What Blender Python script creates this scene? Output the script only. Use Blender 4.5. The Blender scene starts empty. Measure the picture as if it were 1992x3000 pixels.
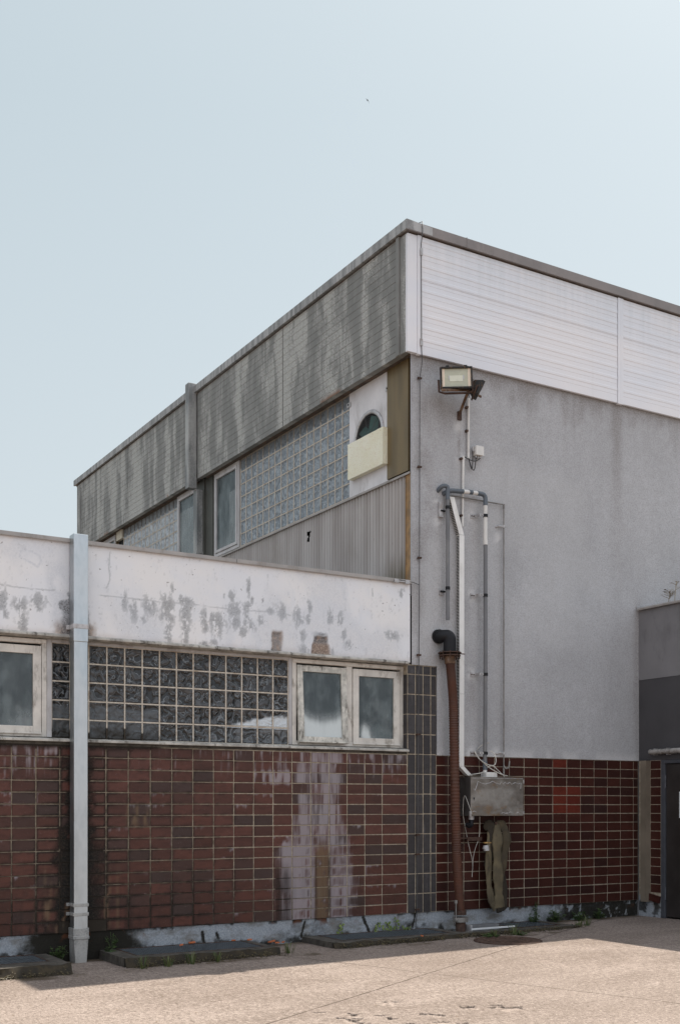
import bpy, math, random
import numpy as np
from mathutils import Vector, Matrix
random.seed(4)
sc = bpy.context.scene
COL = sc.collection

# ------------------------------------------------------------------ camera
# world axes: x runs along the long street wall, y runs back along the side
# of the hall, the hall's near corner stands at the origin
CAM = Vector((-8.2614, -12.0728, 1.60))
YAW = math.atan2(.5122, .8589)
cd = bpy.data.cameras.new('camera')
cam = bpy.data.objects.new('camera', cd); COL.objects.link(cam)
cam.location = CAM
cam.rotation_euler = (math.pi/2, 0, -YAW)
cd.sensor_fit = 'VERTICAL'; cd.sensor_height = 36; cd.lens = 3330/3000*36
cd.shift_y = (2361-1500)/3000
cd.clip_end = 2000
sc.camera = cam

# ------------------------------------------------------------------ light
EL, AZ = math.radians(59.5), math.atan2(.955, .296)
w = bpy.data.worlds.new('World'); sc.world = w; w.use_nodes = True
wn = w.node_tree; bg = wn.nodes['Background']
sky = wn.nodes.new('ShaderNodeTexSky'); sky.sky_type = 'NISHITA'; sky.sun_disc = False
sky.sun_elevation = EL; sky.sun_rotation = AZ
sky.air_density = 1.0; sky.dust_density = 5.0; sky.ozone_density = 1.2
hsv = wn.nodes.new('ShaderNodeHueSaturation'); hsv.inputs['Saturation'].default_value = .45
wn.links.new(sky.outputs[0], hsv.inputs['Color'])
haze = wn.nodes.new('ShaderNodeMix'); haze.data_type = 'RGBA'; haze.inputs[0].default_value = .72   # hazy summer sky: the blue thinned by pale air
haze.inputs[7].default_value = (6.3, 7.75, 8.25, 1)
wn.links.new(hsv.outputs[0], haze.inputs[6]); wn.links.new(haze.outputs[2], bg.inputs['Color'])
# added fill: sky behind the camera brightened to lift the shaded walls
tcw = wn.nodes.new('ShaderNodeTexCoord'); dt = wn.nodes.new('ShaderNodeVectorMath'); dt.operation = 'DOT_PRODUCT'
dt.inputs[1].default_value = (-.42, -.78, .46); wn.links.new(tcw.outputs['Generated'], dt.inputs[0])
mrw = wn.nodes.new('ShaderNodeMapRange'); mrw.interpolation_type = 'SMOOTHSTEP'
for i, q in enumerate((.0, .75, 0., 1.)): mrw.inputs[1+i].default_value = q
wn.links.new(dt.outputs['Value'], mrw.inputs[0])
back_fill = wn.nodes.new('ShaderNodeMix'); back_fill.data_type = 'RGBA'; wn.links.new(mrw.outputs[0], back_fill.inputs[0])
sz = wn.nodes.new('ShaderNodeSeparateXYZ'); wn.links.new(tcw.outputs['Generated'], sz.inputs[0])
hz = wn.nodes.new('ShaderNodeMapRange')
for i, q in enumerate((.12, .52, 0., 1.)): hz.inputs[1+i].default_value = q
wn.links.new(sz.outputs[2], hz.inputs[0])
hm = wn.nodes.new('ShaderNodeMix'); hm.data_type = 'RGBA'; wn.links.new(hz.outputs[0], hm.inputs[0])
hm.inputs[6].default_value = (4.9, 5.52, 5.78, 1); hm.inputs[7].default_value = (3.88, 4.7, 5.05, 1); wn.links.new(hm.outputs[2], back_fill.inputs[6])
back_fill.inputs[7].default_value = (9.3, 10., 11., 1); wn.links.new(back_fill.outputs[2], haze.inputs[7])
bg.inputs['Strength'].default_value = .1
sl = bpy.data.lights.new('sun', 'SUN'); sl.energy = 5.0; sl.angle = math.radians(.5); sl.color = (1, .93, .82)
sun = bpy.data.objects.new('sun', sl); COL.objects.link(sun)
sun.rotation_euler = Vector((-math.cos(EL)*math.sin(AZ), -math.cos(EL)*math.cos(AZ), -math.sin(EL))).to_track_quat('-Z', 'Y').to_euler()
sc.view_settings.view_transform = 'Standard'; sc.view_settings.look = 'None'
sc.view_settings.exposure = 0.55; sc.view_settings.gamma = 1

# ------------------------------------------------------------------ helpers
KU = (.8589, .5122); FPX = 3330.
def ray(px, py):
    x = (px-996)/FPX
    return KU[0]*x+KU[1], -KU[1]*x+KU[0], (2361-py)/FPX
def on_wall(px, py, y=0.):          # a point of the street wall plane y = const -> (x, z)
    a, b, c = ray(px, py); t = (y-CAM.y)/b
    return CAM.x+a*t, CAM.z+c*t
def on_side(px, py, x=0.):          # a point of the side wall plane x = const -> (y, z)
    a, b, c = ray(px, py); t = (x-CAM.x)/a
    return CAM.y+b*t, CAM.z+c*t
def ground_z(x):
    return np.clip(-.09+.0112*(np.asarray(x, float)+5), -.12, -.005)
def on_ground(px, py):
    z = 0.
    for _ in range(6):
        a, b, c = ray(px, py); t = (z-CAM.z)/c
        x, y = CAM.x+a*t, CAM.y+b*t; z = float(ground_z(x))
    return x, y

def _h(ix, iy, s):
    n = (ix.astype(np.int64)*374761393 + iy.astype(np.int64)*668265263 + s*974711) & 0x7fffffff
    n = ((n ^ (n >> 13))*1274126177) & 0x7fffffff
    return ((n ^ (n >> 16)) & 0xffff)/65535.
def vnoise(x, y, s=0):
    x = np.asarray(x, float); y = np.asarray(y, float)
    ix, iy = np.floor(x).astype(int), np.floor(y).astype(int); fx, fy = x-ix, y-iy
    fx = fx*fx*(3-2*fx); fy = fy*fy*(3-2*fy)
    a, b, c, d = _h(ix, iy, s), _h(ix+1, iy, s), _h(ix, iy+1, s), _h(ix+1, iy+1, s)
    return (a*(1-fx)+b*fx)*(1-fy)+(c*(1-fx)+d*fx)*fy
def fbm(x, y, s=0, o=4):
    r, a, t = 0, 1., 0
    for i in range(o):
        r = r+a*vnoise(np.asarray(x)*2**i+i*17.3, np.asarray(y)*2**i+i*9.1, s+i); t += a; a *= .55
    return r/t
def sst(a, b, x):
    t = np.clip((x-a)/(b-a), 0, 1); return t*t*(3-2*t)
def box_mask(x, z, x0, x1, z0, z1, sx=.05, sz=.05):
    return sst(x0-sx, x0+sx, x)*(1-sst(x1-sx, x1+sx, x))*sst(z0-sz, z0+sz, z)*(1-sst(z1-sz, z1+sz, z))
def blob(x, z, cx, cz, rx, rz):
    return np.clip(1.25-np.sqrt(((x-cx)/rx)**2+((z-cz)/rz)**2), 0, 1)
def seg_dist(x, z, pts):
    d = np.full(np.shape(x), 9e9)
    for (ax, az), (bx, bz) in zip(pts[:-1], pts[1:]):
        l2 = (bx-ax)**2+(bz-az)**2+1e-12
        t = np.clip(((x-ax)*(bx-ax)+(z-az)*(bz-az))/l2, 0, 1)
        d = np.minimum(d, np.hypot(x-ax-t*(bx-ax), z-az-t*(bz-az)))
    return d

def tag(o, label=None, cat=None, group=None, kind=None):
    if label: o['label'] = label
    if cat: o['category'] = cat
    if group: o['group'] = group
    if kind: o['kind'] = kind
    return o
def thing(name, label, cat, loc=(0, 0, 0), group=None):
    o = bpy.data.objects.new(name, None); COL.objects.link(o); o.location = loc
    o.empty_display_size = .1
    return tag(o, label, cat, group)
def origin(o):
    v = Vector((0, 0, 0))
    while o is not None:
        v += o.location; o = o.parent
    return v

class MB:
    """collects world-space geometry and links it as ONE mesh object"""
    def __init__(s): s.v = []; s.f = []; s.m = []; s.att = {}; s.sm = []
    def add(s, vs, fs, mi=0, smooth=False):
        b = len(s.v); s.v += [tuple(p) for p in vs]
        s.f += [tuple(i+b for i in f) for f in fs]; s.m += [mi]*len(fs); s.sm += [smooth]*len(fs)
    def box(s, x0, x1, y0, y1, z0, z1, mi=0, M=None):
        vs = [Vector((x, y, z)) for z in (z0, z1) for y in (y0, y1) for x in (x0, x1)]
        if M is not None: vs = [M @ p for p in vs]
        s.add(vs, [(0, 2, 3, 1), (4, 5, 7, 6), (0, 1, 5, 4), (2, 6, 7, 3), (0, 4, 6, 2), (1, 3, 7, 5)], mi)
        return s
    def tube(s, path, r, n=10, mi=0, cap=True, sec=None, up=None):
        P = [Vector(p) for p in path]; R = r if hasattr(r, '__len__') else [r]*len(P)
        T = [(P[min(i+1, len(P)-1)]-P[max(i-1, 0)]).normalized() for i in range(len(P))]
        nrm = Vector(up) if up is not None else (Vector((0, 0, 1)) if abs(T[0].z) < .9 else Vector((0, 1, 0)))
        vs = []; 
        for i, p in enumerate(P):
            if up is not None: nrm = Vector(up)
            nrm = (nrm-T[i]*nrm.dot(T[i])).normalized(); bi = T[i].cross(nrm)
            for k in range(n):
                a = 2*math.pi*k/n
                ca, sa = math.cos(a), math.sin(a)
                if sec: ca *= sec[0]; sa *= sec[1]
                vs.append(p+(nrm*ca+bi*sa)*R[i])
        fs = [(i*n+k, i*n+(k+1) % n, (i+1)*n+(k+1) % n, (i+1)*n+k) for i in range(len(P)-1) for k in range(n)]
        s.add(vs, fs, mi, True)
        if cap:
            s.add(vs[:n], [tuple(range(n-1, -1, -1))], mi); s.add(vs[-n:], [tuple(range(n))], mi)
        return s
    def sweep(s, prof, axis, a, b, mi=0, closed=True, smooth=False):
        """prof: points (p, z); axis 'x': (t, p, z); axis 'y': (p, t, z)"""
        n = len(prof); vs = []
        for t in (a, b):
            for p, z in prof: vs.append((t, p, z) if axis == 'x' else (p, t, z))
        fs = [(k, (k+1) % n, n+(k+1) % n, n+k) for k in range(n if closed else n-1)]
        s.add(vs, fs, mi, smooth)
        if closed: s.add(vs[:n], [tuple(range(n-1, -1, -1))], mi); s.add(vs[n:], [tuple(range(n))], mi)
        return s
    def grid(s, A, B, f, mi=0, att=None, keep=None, smooth=False):
        """A, B 1-D coordinate arrays; f(a, b) -> x, y, z arrays; att(a, b) -> {name: array}"""
        a, b = np.meshgrid(A, B); x, y, z = f(a, b)
        x = np.broadcast_to(x, a.shape); y = np.broadcast_to(y, a.shape); z = np.broadcast_to(z, a.shape)
        vs = np.stack([x.ravel(), y.ravel(), z.ravel()], 1); n, m = len(A), len(B)
        I = (np.arange(m-1)[:, None]*n+np.arange(n-1)[None]).ravel()
        F = np.stack([I, I+1, I+n+1, I+n], 1)
        if keep is not None:
            F = F[keep(.25*(a[:-1, :-1]+a[1:, 1:]+a[1:, :-1]+a[:-1, 1:]), .25*(b[:-1, :-1]+b[1:, 1:]+b[1:, :-1]+b[:-1, 1:])).ravel()]
        b0 = len(s.v)
        if att is not None:
            for k, val in att(a, b).items():
                L = s.att.setdefault(k, []); L += [0.]*(b0-len(L)); L += list(np.broadcast_to(val, a.shape).ravel())
        s.add(vs.tolist(), F.tolist(), mi, smooth); return s
    def build(s, name, mats, parent=None, bevel=0, smooth=False, flip=False):
        o3 = origin(parent) if parent is not None else (s.base if hasattr(s, 'base') else Vector((0, 0, 0)))
        me = bpy.data.meshes.new(name)
        V = np.array(s.v, float)-np.array(o3)
        me.from_pydata(V.tolist(), [], s.f)
        me.polygons.foreach_set('material_index', s.m)
        me.polygons.foreach_set('use_smooth', [smooth or q for q in s.sm])
        for k, L in s.att.items():
            L = L+[0.]*(len(s.v)-len(L)); at = me.attributes.new(k, 'FLOAT', 'POINT'); at.data.foreach_set('value', L)
        for m in (mats if isinstance(mats, (list, tuple)) else [mats]): me.materials.append(m)
        o = bpy.data.objects.new(name, me); COL.objects.link(o)
        if parent is not None: o.parent = parent
        else: o.location = o3
        if bevel:
            bm = o.modifiers.new('bevel', 'BEVEL'); bm.width = bevel; bm.segments = 2; bm.limit_method = 'ANGLE'
        me.update(); return o
def build_each(mb, name, mats, parent, label=None, **k):
    """one part per separate piece of the collected geometry"""
    par = list(range(len(mb.v)))
    def root(i):
        while par[i] != i: par[i] = par[par[i]]; i = par[i]
        return i
    for f in mb.f:
        for q in f[1:]: par[root(q)] = root(f[0])
    comps = {}
    for i, f in enumerate(mb.f): comps.setdefault(root(f[0]), []).append(i)
    boxes = [(np.array([mb.v[v] for i in fs for v in mb.f[i]]), fs) for fs in comps.values()]
    groups = []
    for P, fs in boxes:
        lo, hi = P.min(0)-.0005, P.max(0)+.0005; hit = [g for g in groups if np.all(g[0] <= hi) and np.all(g[1] >= lo)]
        groups = [g for g in groups if not any(g is h for h in hit)]
        for g in hit: lo = np.minimum(lo, g[0]); hi = np.maximum(hi, g[1]); fs = fs+g[2]
        groups.append((lo, hi, fs))
    out = []
    for lo, hi, fs in groups:
        n = MB(); idx = {}
        for i in fs:
            for v in mb.f[i]:
                if v not in idx: idx[v] = len(n.v); n.v.append(mb.v[v]); [n.att.setdefault(k2, []).append(L[v] if v < len(L) else 0.) for k2, L in mb.att.items()]
            n.f.append(tuple(idx[v] for v in mb.f[i])); n.m.append(mb.m[i]); n.sm.append(mb.sm[i])
        out.append(tag(n.build(name, mats, parent, **k), label))
    return out
def single(name, mb, mats, label, cat, base=(0, 0, 0), group=None, **k):
    mb.base = Vector(base); return tag(mb.build(name, mats, None, **k), label, cat, group)

# ------------------------------------------------------------------ shader helper
class Sh:
    def __init__(s, name, rough=.6, metal=0., spec=.5):
        s.m = bpy.data.materials.new(name); s.m.use_nodes = True; s.nt = s.m.node_tree; s.N = s.nt.nodes
        s.b = s.N['Principled BSDF']; s.out = s.N['Material Output']
        s.b.inputs['Roughness'].default_value = rough; s.b.inputs['Metallic'].default_value = metal
        s.b.inputs['Specular IOR Level'].default_value = spec
        g = s.N.new('ShaderNodeNewGeometry'); s.P = g.outputs['Position']; s.isl = g.outputs['Random Per Island']; s.nz = g.outputs['Normal']
    def l(s, a, b): s.nt.links.new(a, b)
    def put(s, sock, v):
        if hasattr(v, 'is_linked') or hasattr(v, 'node'): s.l(v, sock)
        elif hasattr(v, '__len__') and len(v) == 3 and sock.type == 'RGBA': sock.default_value = (*v, 1)
        else: sock.default_value = v
    def vec(s, sc_, off=None):
        n = s.N.new('ShaderNodeVectorMath'); n.operation = 'MULTIPLY'; s.l(s.P, n.inputs[0]); n.inputs[1].default_value = sc_
        if off is None: return n.outputs[0]
        q = s.N.new('ShaderNodeVectorMath'); q.operation = 'ADD'; s.l(n.outputs[0], q.inputs[0]); s.l(off, q.inputs[1]); return q.outputs[0]
    def noise(s, sc_=(1, 1, 1), scale=1., det=3, rough=.55, dist=0., off=None):
        if not hasattr(sc_, '__len__'): sc_ = (sc_,)*3
        n = s.N.new('ShaderNodeTexNoise'); s.l(s.vec(sc_, off), n.inputs['Vector'])
        n.inputs['Scale'].default_value = scale; n.inputs['Detail'].default_value = det
        n.inputs['Roughness'].default_value = rough; n.inputs['Distortion'].default_value = dist
        return n.outputs['Fac']
    def vor(s, sc_, feat='F1'):
        if not hasattr(sc_, '__len__'): sc_ = (sc_,)*3
        n = s.N.new('ShaderNodeTexVoronoi'); n.feature = feat; s.l(s.vec(sc_), n.inputs['Vector']); n.inputs['Scale'].default_value = 1
        return n.outputs['Distance']
    def mr(s, v, a, b, c=0., d=1.):
        n = s.N.new('ShaderNodeMapRange'); n.interpolation_type = 'SMOOTHSTEP'; s.put(n.inputs[0], v)
        for i, q in enumerate((a, b, c, d)): n.inputs[1+i].default_value = q
        return n.outputs[0]
    def mt(s, op, a, b=0.):
        n = s.N.new('ShaderNodeMath'); n.operation = op; s.put(n.inputs[0], a); s.put(n.inputs[1], b); return n.outputs[0]
    def mix(s, f, a, b, mode='MIX'):
        n = s.N.new('ShaderNodeMix'); n.data_type = 'RGBA'; n.blend_type = mode
        s.put(n.inputs[0], f); s.put(n.inputs[6], a); s.put(n.inputs[7], b); return n.outputs[2]
    def attr(s, nm):
        n = s.N.new('ShaderNodeAttribute'); n.attribute_name = nm; return n.outputs['Fac']
    def axis(s, i):
        n = s.N.new('ShaderNodeSeparateXYZ'); s.l(s.P, n.inputs[0]); return n.outputs[i]
    def comb(s, x=0., y=0., z=0.):
        n = s.N.new('ShaderNodeCombineXYZ'); s.put(n.inputs[0], x); s.put(n.inputs[1], y); s.put(n.inputs[2], z); return n.outputs[0]
    def col(s, c): s.put(s.b.inputs['Base Color'], c); return s
    def rough(s, r): s.put(s.b.inputs['Roughness'], r); return s
    def bump(s, h, st=.3, d=.01):
        n = s.N.new('ShaderNodeBump'); n.inputs['Strength'].default_value = st; n.inputs['Distance'].default_value = d
        s.l(h, n.inputs['Height']); s.l(n.outputs[0], s.b.inputs['Normal']); return s

MAT = {}
def simple(name, c, rough=.6, metal=0., var=.25, scale=9., dirt=None, dirt_amt=.5, grain=0.):
    """a weathered plain material: tone drift, fine speckle and dirt patches"""
    s = Sh(name, rough, metal)
    n = s.noise(scale, det=5); c2 = tuple(q*(1-var) for q in c); c3 = tuple(min(1, q*(1+var)) for q in c)
    base = s.mix(s.mr(n, .3, .7), c2, c3)
    if dirt:
        d = s.noise((scale*1.7, scale*1.7, scale*.7), det=6, rough=.7)
        base = s.mix(s.mt('MULTIPLY', s.mr(d, .5, .68), dirt_amt), base, dirt)
    s.col(base); s.rough(s.mr(n, .2, .8, max(0, rough-.1), min(1, rough+.12)))
    if grain: s.bump(s.noise(grain, det=3), .25, .004)
    MAT[name] = s.m; return s.m

# rough grey render of the hall's street wall
s = Sh('grey_render', .9, spec=.2)
n1 = s.noise((1, 1, .55), 1.1, 6, .6); n2 = s.noise(55, det=4, rough=.8); n3 = s.noise((6, 6, .5), 1., 4)
b = s.mix(s.mr(n1, .3, .7), (.385, .383, .392), (.455, .453, .465)); b = s.mix(s.mr(s.noise(9, det=5, rough=.7), .35, .65, .22, 0), b, (.30, .295, .295))
b = s.mix(s.mt('MULTIPLY', s.mr(n3, .55, .8), .18), b, (.33, .315, .31))
b = s.mix(s.mr(n2, .36, .56, .5, 0.), b, (.235, .225, .225))
b = s.mix(s.mr(n2, .56, .74, 0, .4), b, (.62, .62, .63))
b = s.mix(s.mt('MULTIPLY', s.attr('dark'), s.mr(n2, .25, .75, .85, .3)), b, (.165, .14, .125))
b = s.mix(s.mt('MULTIPLY', s.attr('pale'), .7), b, (.62, .61, .60))
s.col(b).bump(n2, .6, .012); MAT['render'] = s.m
# painted white band of the low building
s = Sh('white_paint', .75, spec=.25)
n1 = s.noise((.8, .8, 1.1), 1.3, 5); n2 = s.noise(60, det=4, rough=.8); n3 = s.noise((2.5, 2.5, 1.6), 1.5, 6, .65)
b = s.mix(s.mr(n1, .35, .65), (.68, .685, .71), (.73, .71, .70))
b = s.mix(s.mr(n3, .56, .66, 0, .35), b, (.60, .615, .65))
b = s.mix(s.mr(n3, .30, .40, .3, 0), b, (.76, .69, .655))
b = s.mix(s.mr(s.noise(22, det=2), .715, .75, 0, .8), b, (.28, .26, .25))
b = s.mix(s.attr('rust'), b, s.mix(s.mr(n2, .35, .65), (.10, .052, .02), (.31, .165, .058)))
dk = s.attr('dark')
b = s.mix(s.mt('MULTIPLY', dk, s.mr(n2, .3, .65, 1., .6)), b, s.mix(s.mr(dk, .55, .95), (.13, .138, .142), (.028, .025, .021)))
b = s.mix(s.mt('MULTIPLY', s.attr('grey'), s.mr(n2, .35, .6, .25, .75)), b, (.43, .45, .49))
s.col(b).bump(n3, .12, .01); MAT['white_paint'] = s.m
# glazed clinker tiles
def tile(name, ca, cb, cc, pale):
    s = Sh(name, .4, spec=.2)
    n1 = s.noise((5, 5, 16), 1., 5, .65); n2 = s.noise(70, det=3); st = s.noise((55, 55, 3.), 1., 4)
    b = s.mix(s.isl, ca, cb); b = s.mix(s.mr(s.mt('FRACT', s.mt('MULTIPLY', s.isl, 7.31)), .72, .95), b, cc)
    b = s.mix(s.mr(n1, .4, .72, 0, .5), b, tuple(q*.55 for q in ca))
    b = s.mix(s.mr(n2, .62, .75, 0, .3), b, (.2, .15, .13))
    p = s.attr('pale'); pf = s.mr(s.mt('ADD', p, s.mt('MULTIPLY', s.mt('SUBTRACT', st, .5), .9)), .12, .85)
    pf = s.mt('MULTIPLY', pf, s.mr(p, 0., .12))
    b = s.mix(s.mt('MULTIPLY', pf, .66), b, pale)
    b = s.mix(s.attr('rust'), b, s.mix(st, (.12, .06, .03), (.20, .15, .09)))
    b = s.mix(s.attr('dark'), b, s.mix(s.mr(n2, .4, .7), (.011, .010, .009), (.035, .028, .022)))
    s.col(b).rough(s.mr(s.mt('ADD', s.mt('MAXIMUM', p, s.attr('dark')), s.mt('MULTIPLY', n1, .2)), .05, .8, .28, .8)).bump(n1, .06, .004)
    MAT[name] = s.m
tile('red_tile', (.064, .027, .0205), (.100, .038, .028), (.050, .031, .027), (.34, .305, .32))
tile('dark_red_tile', (.043, .0150, .0115), (.059, .0195, .0145), (.034, .0145, .0125), (.40, .34, .37))
tile('bright_red_tile', (.105, .022, .0145), (.125, .026, .016), (.095, .02, .0135), (.4, .34, .37))
tile('slate_tile', (.044, .040, .041), (.056, .051, .052), (.038, .034, .035), (.30, .275, .275))
s = Sh('grout', .9, spec=.15)
n = s.noise(25, det=5); b = s.mix(s.mr(n, .3, .7), (.27, .222, .165), (.42, .36, .28))
b = s.mix(s.attr('rust'), b, (.22, .17, .11))
b = s.mix(s.mr(s.mt('ADD', s.attr('dark'), s.mt('MULTIPLY', s.noise((7, 7, 14), det=6, rough=.7), .55)), .37, .82), b, (.035, .028, .022))
s.col(b).bump(n, .3, .004); MAT['grout'] = s.m
# plinth
s = Sh('plinth_render', .92, spec=.15)
n1 = s.noise(55, det=4, rough=.7); n2 = s.noise((2.4, 2.4, 5), det=5, rough=.65)
b = s.mix(s.mr(n1, .3, .7), (.23, .25, .275), (.36, .38, .405))
b = s.mix(s.mr(n2, .46, .66, 0, .75), b, (.15, .138, .12))
b = s.mix(s.mr(s.mt('ADD', s.mt('MULTIPLY', s.attr('dark'), .85), s.mt('MULTIPLY', s.noise(24, det=6, rough=.8), .6)), .38, 1.12), b, (.022, .02, .016))
b = s.mix(s.mt('MULTIPLY', s.attr('rust'), .8), b, (.13, .05, .025))
s.col(b).bump(n1, .8, .012); MAT['plinth'] = s.m
# grey weathered fascia boards
s = Sh('grey_fascia', .65, spec=.3)
n1 = s.noise((.6, 1.3, .34), 1.5, 5, .6); n2 = s.noise((4, 6.3, .83), 1., 4, .55, .7); g = s.noise((38, 43, 47), det=4, rough=.75, dist=.4); n4 = s.noise((1, 3.2, .12), 1., 2)
nb = s.noise((1, 2.3, .30), 1., 3, .5); nf = s.noise((3, 5., 1.6), 1., 4, .6, .5)
f = s.mt('ADD', s.mt('MULTIPLY', nb, 1.0), s.mt('ADD', s.mt('MULTIPLY', nf, .55), s.mt('MULTIPLY', g, .42)))
f = s.mt('ADD', f, s.mt('MULTIPLY', n1, .3))
b = s.mix(s.mr(nf, .3, .7), (.170, .168, .158), (.215, .212, .20))
b = s.mix(s.mr(f, 1.08, 1.27, 0, .92), b, s.mix(s.mr(g, .4, .65), (.30, .295, .275), (.46, .45, .42)))
b = s.mix(s.attr('rust'), b, (.16, .075, .035))
s.col(b).bump(g, .2, .004); MAT['grey_fascia'] = s.m
s = Sh('white_sheet', .5, spec=.35)
n1 = s.noise((.5, .5, 1.3), 1.2, 4); n2 = s.noise((11, 11, .35), 1., 4)
b = s.mix(s.mr(n1, .35, .65), (.66, .665, .70), (.71, .69, .70))
zz = s.axis(2)
b = s.mix(s.mt('MULTIPLY', s.mr(zz, 7.9, 9.0), s.mr(n2, .3, .75, .2, .55)), b, (.49, .52, .55))
b = s.mix(s.mr(n2, .6, .8, 0, .15), b, (.54, .53, .52))
s.col(b); MAT['white_sheet'] = s.m
# glass blocks
def blocks_mat(name, c1, c2, glint, rough=.07):
    s = Sh(name, rough, spec=.5)
    off = s.comb(s.mt('MULTIPLY', s.isl, 37.), s.mt('MULTIPLY', s.isl, 61.), s.mt('MULTIPLY', s.isl, 23.))
    n = s.noise(9, det=.6, rough=.3, dist=1.8, off=off)
    wv = s.mt('ABSOLUTE', s.mt('SUBTRACT', n, .5))
    b = s.mix(s.mr(n, .45, .75), c1, c2)
    b = s.mix(s.mr(wv, .0, .035, glint, 0.), b, (.40, .44, .47))  # glints painted into the base colour as thin pale streaks
    dirt = s.attr('dark'); b = s.mix(s.mr(s.mt('ADD', s.attr('pale'), s.mt('MULTIPLY', n, .3)), .3, .75), b, (.50, .53, .55))  # dark attribute: real dirt on low blocks, painted soffit shade on upper ones
    b = s.mix(s.attr('grey'), b, (.085, .092, .098))
    b = s.mix(dirt, b, (.022, .02, .017))
    s.col(b).rough(s.mr(s.mt('MAXIMUM', s.mt('MAXIMUM', dirt, s.attr('grey')), s.attr('pale')), 0, .6, rough, .5)).bump(n, .8, .035)
    s.b.inputs['IOR'].default_value = 1.45
    MAT[name] = s.m
blocks_mat('dark_glass_block', (.014, .014, .014), (.075, .076, .079), .36)
blocks_mat('pale_glass_block', (.15, .17, .19), (.26, .29, .315), .8)  # paler base colour stands in for daylight coming through
simple('block_rim', (.14, .16, .165), .2, var=.3)
s = Sh('mortar', .85, spec=.2); n = s.noise(30, det=4)
b = s.mix(s.mr(n, .3, .7), (.42, .365, .30), (.56, .51, .44)); b = s.mix(s.mr(s.noise((4, 4, 7), det=5, rough=.7), .5, .72, 0, .55), b, (.22, .14, .075))
b = s.mix(s.mr(s.mt('ADD', s.attr('dark'), s.mt('MULTIPLY', n, .3)), .35, .8), b, (.05, .04, .03)); s.col(b); MAT['mortar'] = s.m
# window panes: dusty glass that still lets one see in
s = Sh('dusty_pane', .16, spec=.6)
n = s.noise((3, 3, 1.8), 2., 5, .6); st = s.noise((18, 18, 2.2), 1., 4)
pl = s.mr(s.mt('ADD', s.attr('pale'), s.mt('MULTIPLY', s.mt('MULTIPLY', s.mt('SUBTRACT', st, .5), .5), s.attr('pale'))), 0., 1.05)
s.col(s.mix(pl, s.mix(s.mr(n, .35, .72), (.06, .075, .08), (.165, .195, .20)), (.50, .535, .53))).rough(s.mr(st, .3, .7, .15, .22))
tr = s.N.new('ShaderNodeBsdfTransparent'); tr.inputs[0].default_value = (.8, .88, .88, 1)
mx = s.N.new('ShaderNodeMixShader'); s.l(s.mt('MAXIMUM', pl, s.mr(st, .25, .75, .54, .64)), mx.inputs[0]); s.l(tr.outputs[0], mx.inputs[1]); s.l(s.b.outputs[0], mx.inputs[2]); s.l(mx.outputs[0], s.out.inputs[0])
MAT['pane'] = s.m
simple('old_white_frame', (.56, .525, .475), .5, var=.14, scale=5, dirt=(.16, .13, .10), dirt_amt=.7)
simple('dirty_white_frame', (.50, .48, .43), .6, var=.25, scale=11, dirt=(.07, .06, .045), dirt_amt=.85)
simple('grey_white_frame', (.42, .405, .40), .45, var=.12, scale=4, dirt=(.2, .17, .15), dirt_amt=.5)
simple('sill_stone', (.38, .36, .325), .75, var=.3, scale=8, dirt=(.06, .05, .04), dirt_amt=.85, grain=120)
simple('coping_metal', (.30, .275, .255), .55, .1, var=.15, scale=3, dirt=(.15, .12, .1), dirt_amt=.5)
simple('cap_metal', (.205, .18, .17), .5, .15, var=.12, scale=2.5, dirt=(.13, .115, .11), dirt_amt=.4)
s = Sh('galvanised_cap', .55, .25); n = s.noise((3, 9, .5), 1.5, 5); g = s.noise(45, det=3)
s.col(s.mix(s.mr(s.mt('ADD', n, s.mt('MULTIPLY', g, .3)), .5, .8), (.19, .185, .18), (.38, .37, .36))); MAT['zinc_cap'] = s.m
s = Sh('galvanised', .32, .9); n = s.noise((1.2, 1.2, .6), 2., 4); g = s.noise((22, 22, 9), det=4)
s.col(s.mix(s.mr(s.mt('ADD', n, s.mt('MULTIPLY', g, .35)), .45, .9), (.37, .40, .415), (.50, .525, .535))).rough(s.mr(n, .3, .7, .27, .46)); MAT['galvanised'] = s.m
s = Sh('old_zinc', .55, .35); n = s.noise((2, 2, .5), 2., 5); g = s.noise(50, det=3)
s.col(s.mix(s.mr(s.mt('ADD', n, s.mt('MULTIPLY', g, .4)), .5, .9), (.15, .155, .155), (.40, .39, .37))); MAT['old_zinc'] = s.m
s = Sh('bare_steel', .38, .8); n = s.noise((1.4, 1.4, 2.), 2., 4); g = s.noise(16, det=5, rough=.7)
s.col(s.mix(s.mr(s.noise((6, 6, 9), det=5, rough=.7), .52, .68, 0, .75), s.mix(s.mr(n, .38, .62), (.21, .185, .16), (.38, .355, .325)), (.27, .175, .10))).rough(s.mr(g, .3, .7, .3, .52)); MAT['steel'] = s.m
simple('steel_side', (.10, .095, .09), .45, .5, var=.2, scale=5)
simple('litter', (.17, .12, .075), .9, var=.5, scale=30)
simple('post_paint', (.235, .195, .15), .4, .35, var=.15, scale=3)
s = Sh('olive_panel', .4, .3); n = s.noise((2, 3, .5), 1.6, 4); z = s.axis(2)
b = s.mix(s.mr(n, .35, .65), (.125, .088, .042), (.172, .120, .055)); b = s.mix(s.mr(s.noise((9, 9, 1.2), det=4), .55, .75, 0, .6), b, (.19, .115, .055))
s.col(b); MAT['olive'] = s.m
simple('ochre_post', (.25, .145, .06), .6, var=.3, scale=7, dirt=(.15, .13, .09), dirt_amt=.6)
s = Sh('corrugated', .8, spec=.2); n = s.noise((3.5, 3.5, .35), 1., 4); g = s.noise(60, det=3, rough=.7); q = s.noise((1.2, 1.2, .8), det=4)
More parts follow.
